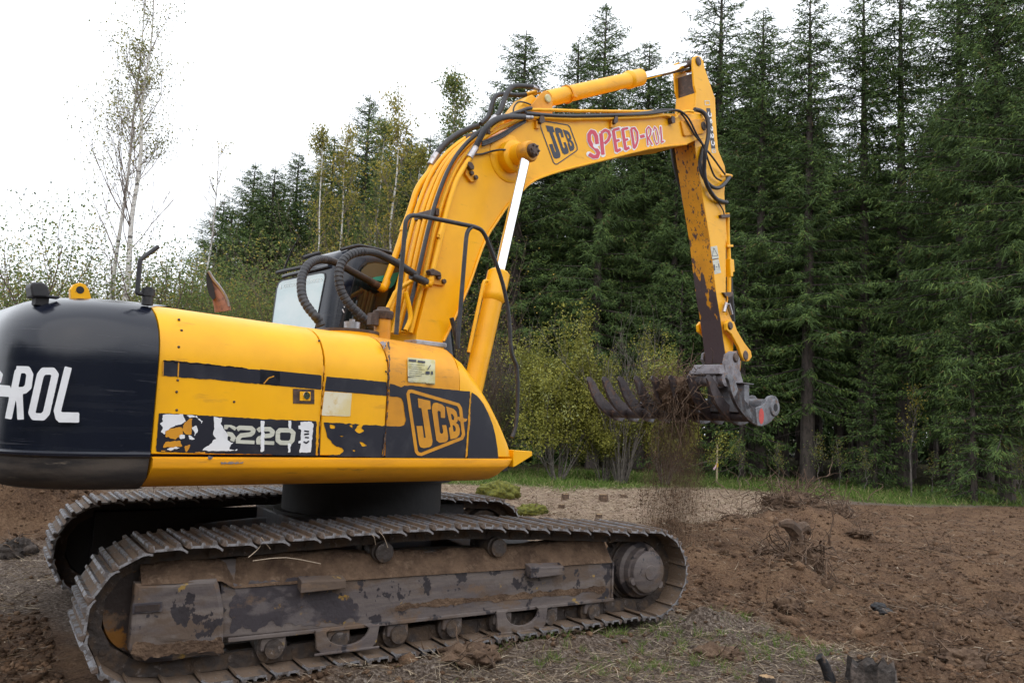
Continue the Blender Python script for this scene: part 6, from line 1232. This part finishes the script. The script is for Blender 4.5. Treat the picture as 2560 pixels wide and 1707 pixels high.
KY = Kind(spruce_mesh(7.0, 2.0, .2, 107, 1.2, 0, 1.0, .9))
KD = Kind(spruce_mesh(SPH, 2.3, 6.5, 106, .7, .35, 1.3, 1.1))
def spruce(px_, dist, topy, kind, label, group=None, wide=1.0):
    x, y = place(px_, dist); h = top_h(px_, topy, dist); kd = KY if kind == 9 else KS[kind]; s = h/(7.0 if kind == 9 else SPH)
    return kd.put('spruce_tree', (x, y, gz(x, y)-.05), label, 'spruce', group, (s*wide, s*wide, s), random.uniform(0, 6.28))
front = [(492, 46, 470, 9, 'low dark spruce at the left end of the forest', 1.0), (537, 42, 362, 0, 'slim pointed spruce, leftmost of the tall dark ones', 1.1), (585, 41, 372, 0, 'dark spruce second from the left end of the forest', 1.25), (640, 43, 338, 0, 'narrow spruce behind the yellow leaved birches', 1.1),
  (800, 38, 208, 0, 'tall dark spruce behind the cab roof', 1.0), (722, 41, 300, 0, 'spruce half hidden by the pair of pale birch trunks', 1.1), (905, 37, 300, 0, 'spruce behind the curved back of the boom', 1.1), (1010, 36, 260, 0, 'spruce behind the hoses on the shoulder of the boom', 1.1),
  (1168, 33, 66, 0, 'broad spruce with the highest top left of the stick cylinder', 1.15), (1098, 36, 210, 0, 'shorter spruce left of the broad one above the boom', 1.0), (1296, 34, 82, 0, 'slim spruce top just right of the stick cylinder mount', .95), (1360, 32, 4, 1, 'tall narrow spruce rising above the stick cylinder', .85), (1468, 33, 92, 1, 'spruce behind the chrome rod of the stick cylinder', 1.0), (1540, 32, 190, 1, 'spruce just left of the top of the stick', .9),
  (1640, 33, -60, 4, 'tall spruce directly behind the top of the stick', 1.05), (1742, 30, 22, 1, 'thin topped spruce just right of the stick', 1.0), (1855, 29, -14, 1, 'bushy topped spruce right of the thin topped one', 1.0), (1985, 30, -60, 3, 'high spruce with a bare dark trunk and sky gaps', .9), (2075, 30, -90, 4, 'tall spruce with drooping boughs cut by the top edge', .95),
  (2215, 28, -170, 2, 'tall dense spruce right of the sky gaps', .9), (2310, 26, -260, 2, 'large near spruce with hanging boughs towards the right edge', .85), (2420, 25, -260, 1, 'nearest large spruce at the right edge of the picture', .9), (1705, 29, 560, 9, 'low spruce filling the space behind the stick', .9), (2010, 28, 760, 9, 'young spruce at the forest edge right of the rake', 1.0), (2235, 25, 690, 9, 'young light green spruce low at the right', 1.0), (1560, 30, 620, 9, 'young spruce behind the rake tines', .9)]
for px_, ds, ty, kd, lb, wd_ in front: spruce(px_, ds, ty, kd, lb, None, wd_)
rr_ = random.Random(5)
for row in range(7):
    for k in range(15):
        px_ = 1130+k*97+rr_.uniform(-30, 30)+(row % 2)*56; f = (px_-1120)/1400
        dist = 34-3*f+row*4.2+rr_.uniform(-1.3, 1.3); ty = 230-150*f+row*34+rr_.uniform(-60, 140)
        if px_ > 1880 and px_ < 2110: ty += 150
        x, y = place(px_, dist); h = min(top_h(px_, ty, dist), 24); s = h/SPH
        kd_ = (KS[3], KS[4], KD)[rr_.choice([0, 1, 2])] if row < 2 else KD
        kd_.put('spruce_tree', (x, y, gz(x, y)-.05), 'dark spruce standing in the forest behind the front row', 'spruce', 'spruces deeper in the forest', (s*rr_.uniform(.75, 1.0),)*2+(s,), rr_.uniform(0, 6.28))
for px_, ds in [(470, 56), (610, 52), (690, 50), (760, 48), (860, 46), (950, 45), (1040, 44), (560, 57), (900, 50), (820, 52), (1090, 46)]:
    x, y = place(px_, ds); h = top_h(px_, 450-(px_-470)*.3, ds); s = h/SPH; KS[0].put('spruce_tree', (x, y, 0), 'dark spruce standing in the forest behind the front row', 'spruce', 'spruces deeper in the forest', (s*1.3, s*1.3, s), random.uniform(0, 6))
# far trunks: close the forest floor
# birches
def stand(kind, name, px_, dist, topy, h0, label, cat, group=None, rz=0, sx_=1.0):
    x, y = place(px_, dist); s = top_h(px_, topy, dist)/kind.h; return kind.put(name, (x, y, gz(x, y)-.03), label, cat, group, (s*sx_, s*sx_, s), rz)
B1 = Kind(birch_mesh(15, 201, m_birch_bark, m_leaf_y, 3, .60, (.026, .05), .18, (.35, .22), 34, (.15, 0), .105))
B2 = Kind(birch_mesh(15, 202, m_birch_bark, m_leaf_y, 3, .58, (.026, .05), .17, (.35, .22), 28, (.1, 0), .08))
BB = Kind(birch_mesh(10, 203, m_birch_bark, m_leaf_y, 0 or 1, .97, (.03, .05), .12, (.5, .2), 16, (.2, 0), .05))
BY = Kind(birch_mesh(11, 204, m_birch_bark, m_leaf_y, 4, .45, (.028, .055), .10, (.6, .25), 30, (.2, 0), .06))
BY2 = Kind(birch_mesh(11, 205, m_birch_bark, m_leaf_y, 4, .45, (.028, .055), .10, (.5, .25), 26, (-.2, 0), .05))
BG = Kind(birch_mesh(11, 206, m_birch_bark, m_leaf_g, 5, .4, (.028, .055), .10, (.6, .25), 30, (.1, 0), .05))
stand(B1, 'birch_tree', 252, 24, -90, 15, 'tall pale birch with the thicker trunk, right one of the pair on the left', 'birch', None, math.radians(-33))
stand(B2, 'birch_tree', 228, 24.5, -40, 15, 'tall pale birch with the thinner trunk, left one of the pair', 'birch', None, math.radians(-33))
stand(BB, 'birch_tree', 432, 27, 300, 10, 'slender leafless birch standing alone against the sky', 'birch')
stand(BY, 'birch_tree', 740, 31, 262, 11, 'yellow leaved birch with a pale trunk left of the cab roof', 'birch')
stand(BY2, 'birch_tree', 705, 31, 285, 11, 'birch with a pale trunk, leftmost of the pair left of the cab roof', 'birch')
stand(BY, 'birch_tree', 882, 30, 192, 11, 'yellow green birch with a leaning pale trunk right of the cab roof', 'birch', None, 2)
stand(BG, 'birch_tree', 1002, 32, 140, 11, 'slim green leaved birch whose top stands out behind the boom', 'birch', None, 1)
stand(BY2, 'birch_tree', 925, 29, 330, 11, 'low yellow birch between the cab and the boom', 'birch', None, 1)
stand(BG, 'birch_tree', 845, 33, 250, 11, 'green leaved birch behind the yellow green one', 'birch', None, 3)
stand(BY2, 'birch_tree', 958, 30, 360, 11, 'short yellow birch close to the back of the boom', 'birch', None, 4)
# bushes
W1 = Kind(bush_mesh(4.2, 3.6, 301, m_leaf_w, m_grey_bark, 18, 36, (.025, .05), (.5, .22), .22, 3, .44))
W2 = Kind(bush_mesh(4.2, 3.4, 302, m_leaf_w, m_grey_bark, 24, 0, (.02, .04), (.8, .2), .3, 3, .30))
W3 = Kind(bush_mesh(4.0, 3.0, 303, m_leaf_g, m_brown_bark, 12, 15, (.016, .032), (.6, .22), .15, 3, .48))
W4 = Kind(bush_mesh(4.5, 3.2, 304, m_leaf_y, m_brown_bark, 12, 7, (.018, .036), (.55, .25), .25, 3, .42))
W5 = Kind(bush_mesh(4.5, 3.2, 305, m_leaf_y, m_brown_bark, 16, 2, (.018, .03), (.55, .25), .35, 3, .34))
stand(W1, 'willow_bush', 1285, 23.5, 705, 4.0, 'rounded olive green willow bush left of the rake', 'bush', None, 0, 1.0)
stand(W1, 'willow_bush', 1530, 24, 775, 4.0, 'smaller olive willow bush right behind the rake tines', 'bush', None, 2, .95)
stand(W1, 'willow_bush', 1390, 24, 830, 4.0, 'low middle part of the willow thicket behind the rake', 'bush', None, 4, 1.15)
stand(W2, 'willow_bush', 1430, 23.8, 705, 4.2, 'bare grey twigged bush between the two olive willows', 'bush', None, 0, 1.0)
stand(W2, 'willow_bush', 1150, 26, 720, 4.2, 'bare grey bush behind the handrail and the boom cylinder', 'bush', None, 1, 1.0)
stand(W3, 'leafy_bush', 1130, 25, 880, 4.0, 'small green leaved bush behind the front storage box', 'bush', None, 1, 1.2)
lefts = [(60, 24, 430, W3, 'tall leafy bush at the left edge with green top'), (20, 26, 560, W4, 'yellow olive bush at the far left edge'), (110, 27, 540, W4, 'yellow olive bush right of the tall leafy bush'), (165, 26, 560, W5, 'sparse brown bush left of the birch pair'), (210, 25, 590, W4, 'yellow bush at the foot of the birch pair'),
  (300, 24, 520, W3, 'thin green bush just right of the birch pair'), (345, 27, 600, W5, 'sparse brown bush behind the mirror bar'), (400, 25, 510, W3, 'green leaved bush left of the exhaust pipe'), (455, 28, 560, W5, 'brown twiggy bush behind the exhaust pipe'), (500, 24, 600, W3, 'round green bush right of the exhaust pipe'),
  (560, 23, 585, W3, 'large green bush left of the cab'), (610, 24, 560, W3, 'green bush touching the cab window'), (530, 27, 560, W4, 'yellowish bush behind the green ones left of the cab'), (655, 27, 560, W5, 'brown twiggy bush behind the cab aerial'), (770, 28, 480, W5, 'brown twiggy thicket behind the cab roof'), (850, 27, 520, W5, 'brown twiggy thicket right of the cab roof'),
  (700, 30, 470, W5, 'tall brown thicket around the pale birch trunks'), (820, 30, 440, W5, 'tall brown thicket left of the leaning birch'), (930, 27, 430, W5, 'brown twiggy thicket left of the boom'), (1075, 26, 600, W5, 'twiggy bush seen between boom and boom cylinder'), (1100, 25, 640, W5, 'brown bush seen between boom and boom cylinder'),
  (-60, 27, 560, W4, 'olive bush cut by the left edge'), (140, 31, 600, W5, 'distant brown bush behind the yellow olive bush'), (250, 31, 610, W5, 'distant brown bush behind the birch pair'), (40, 30, 590, W5, 'distant brown bush behind the tall leafy bush'), (370, 31, 580, W4, 'distant yellow bush behind the mirror bar'), (440, 33, 560, W3, 'distant green bush left of the forest end')]
for i, (px_, ds, ty, kd, lb) in enumerate(lefts): stand(kd, 'leafy_bush' if kd in (W3, W4) else 'twiggy_bush', px_, ds, ty, 4.2, lb, 'bush', 'bushes along the left side', i*1.3, 1.15)
rs = random.Random(9)
for k in range(34):
    px_ = -80+k*33+rs.uniform(-14, 14)*(1 if k < 18 else 1); ds = rs.uniform(33, 44); kd = (W5, W4, W4, W3)[k % 4] if px_ < 560 else W5
    stand(kd, 'twiggy_bush', px_, ds, 625-(max(0, px_-450)*.28)+rs.uniform(-50, 30), 4.2, 'far brown and olive scrub bush behind the nearer bushes on the left', 'bush', 'distant scrub on the left', k*1.7, 1.5)
# young trees along the forest edge on the right
S1 = Kind(birch_mesh(4.2, 401, m_grey_bark, m_leaf_y, 3, .15, (.03, .055), .22, (.55, .2), 16, (.3, 0), .03, 1))
S2 = Kind(birch_mesh(3.0, 402, m_grey_bark, m_leaf_g, 4, .12, (.03, .06), .25, (.75, .2), 12, (.2, 0), .02, 1))
for i, (px_, ds, ty, kd, h0, lb) in enumerate([(2092, 26, 865, S1, 4.2, 'slender sapling with sparse yellow leaves at the forest edge on the right'), (1880, 26.5, 985, S2, 3, 'small green sapling right of the rake hub'), (1930, 27, 1000, S2, 3, 'small sapling with yellow leaves at the forest edge'), (1990, 26.5, 1020, S2, 3, 'low sapling left of the slender one'),
    (2190, 26, 990, S2, 3, 'thin green sapling right of the slender yellow one'), (2290, 25.5, 960, S1, 4.2, 'leafy sapling near the right edge'), (2340, 25.5, 1000, S2, 3, 'low leafy sapling at the right edge'), (1790, 26, 1010, S2, 3, 'tiny sapling right of the marker stake'), (1240, 25.5, 1010, S2, 3, 'tiny sapling behind the front step'), (1700, 26, 1000, S2, 3, 'thin sapling right behind the marker stake'), (2140, 27, 1030, S2, 3, 'small bright sapling beside the slender one'), (1330, 24.5, 1040, S2, 3, 'small sapling at the foot of the willows')]):
    stand(kd, 'sapling', px_, ds, ty, h0, lb, 'sapling', 'saplings along the forest edge', i*1.1)
# far wood behind everything: closes the view between the trunks
g = np.random.default_rng(77); n = 60000
fx0 = g.uniform(1050, 2900, n); ds = g.uniform(66, 78, n); hh = g.uniform(0, 1, n)**.8*11; pos = np.array([place(a, d_) for a, d_ in zip(fx0[:600], ds[:600])])
idx = g.integers(0, 600, n); Pq = np.stack([pos[idx, 0]+g.normal(size=n)*1.3, pos[idx, 1]+g.normal(size=n)*1.3, hh], 1); e = g.normal(size=(n, 3)); e[:, 2] -= .6; e /= np.linalg.norm(e, axis=1)[:, None]
ww = np.cross(e, g.normal(size=(n, 3))); ww /= np.linalg.norm(ww, axis=1)[:, None]; V, F, T_ = blades(Pq, e*g.uniform(.4, 1.0, n)[:, None], ww*g.uniform(.07, .18, n)[:, None], np.clip(g.normal(.3, .2, n), 0, .9)); o = raw_mesh('far_wood', V, F, m_spruce, cols={'tone': T_}); tag(o, 'dark mass of forest far behind the spruce trunks', 'forest', kind='stuff')

# woods behind the photographer's back, seen only as reflections in paint and glass
n = 26000; bx_ = g.uniform(-1, 1, n); av = np.radians(g.uniform(95, 265, 500))+YAW; rd = g.uniform(24, 34, 500); idx = g.integers(0, 500, n); hh = g.uniform(0, 1, n)*12*(1-.25*g.uniform(0, 1, 500)[idx])
Pq = np.stack([CX+(rd*np.sin(av))[idx]+g.normal(size=n)*1.6, CY+(rd*np.cos(av))[idx]+g.normal(size=n)*1.6, hh], 1); e = g.normal(size=(n, 3)); e[:, 2] -= .6; e /= np.linalg.norm(e, axis=1)[:, None]
ww = np.cross(e, g.normal(size=(n, 3))); ww /= np.linalg.norm(ww, axis=1)[:, None]; V, F, T_ = blades(Pq, e*g.uniform(.5, 1.3, n)[:, None], ww*g.uniform(.12, .30, n)[:, None], np.clip(g.normal(.3, .2, n), 0, .9)); o = raw_mesh('far_wood', V, F, m_spruce, cols={'tone': T_}); tag(o, 'dark forest edge on the near side of the clearing', 'forest', kind='stuff')
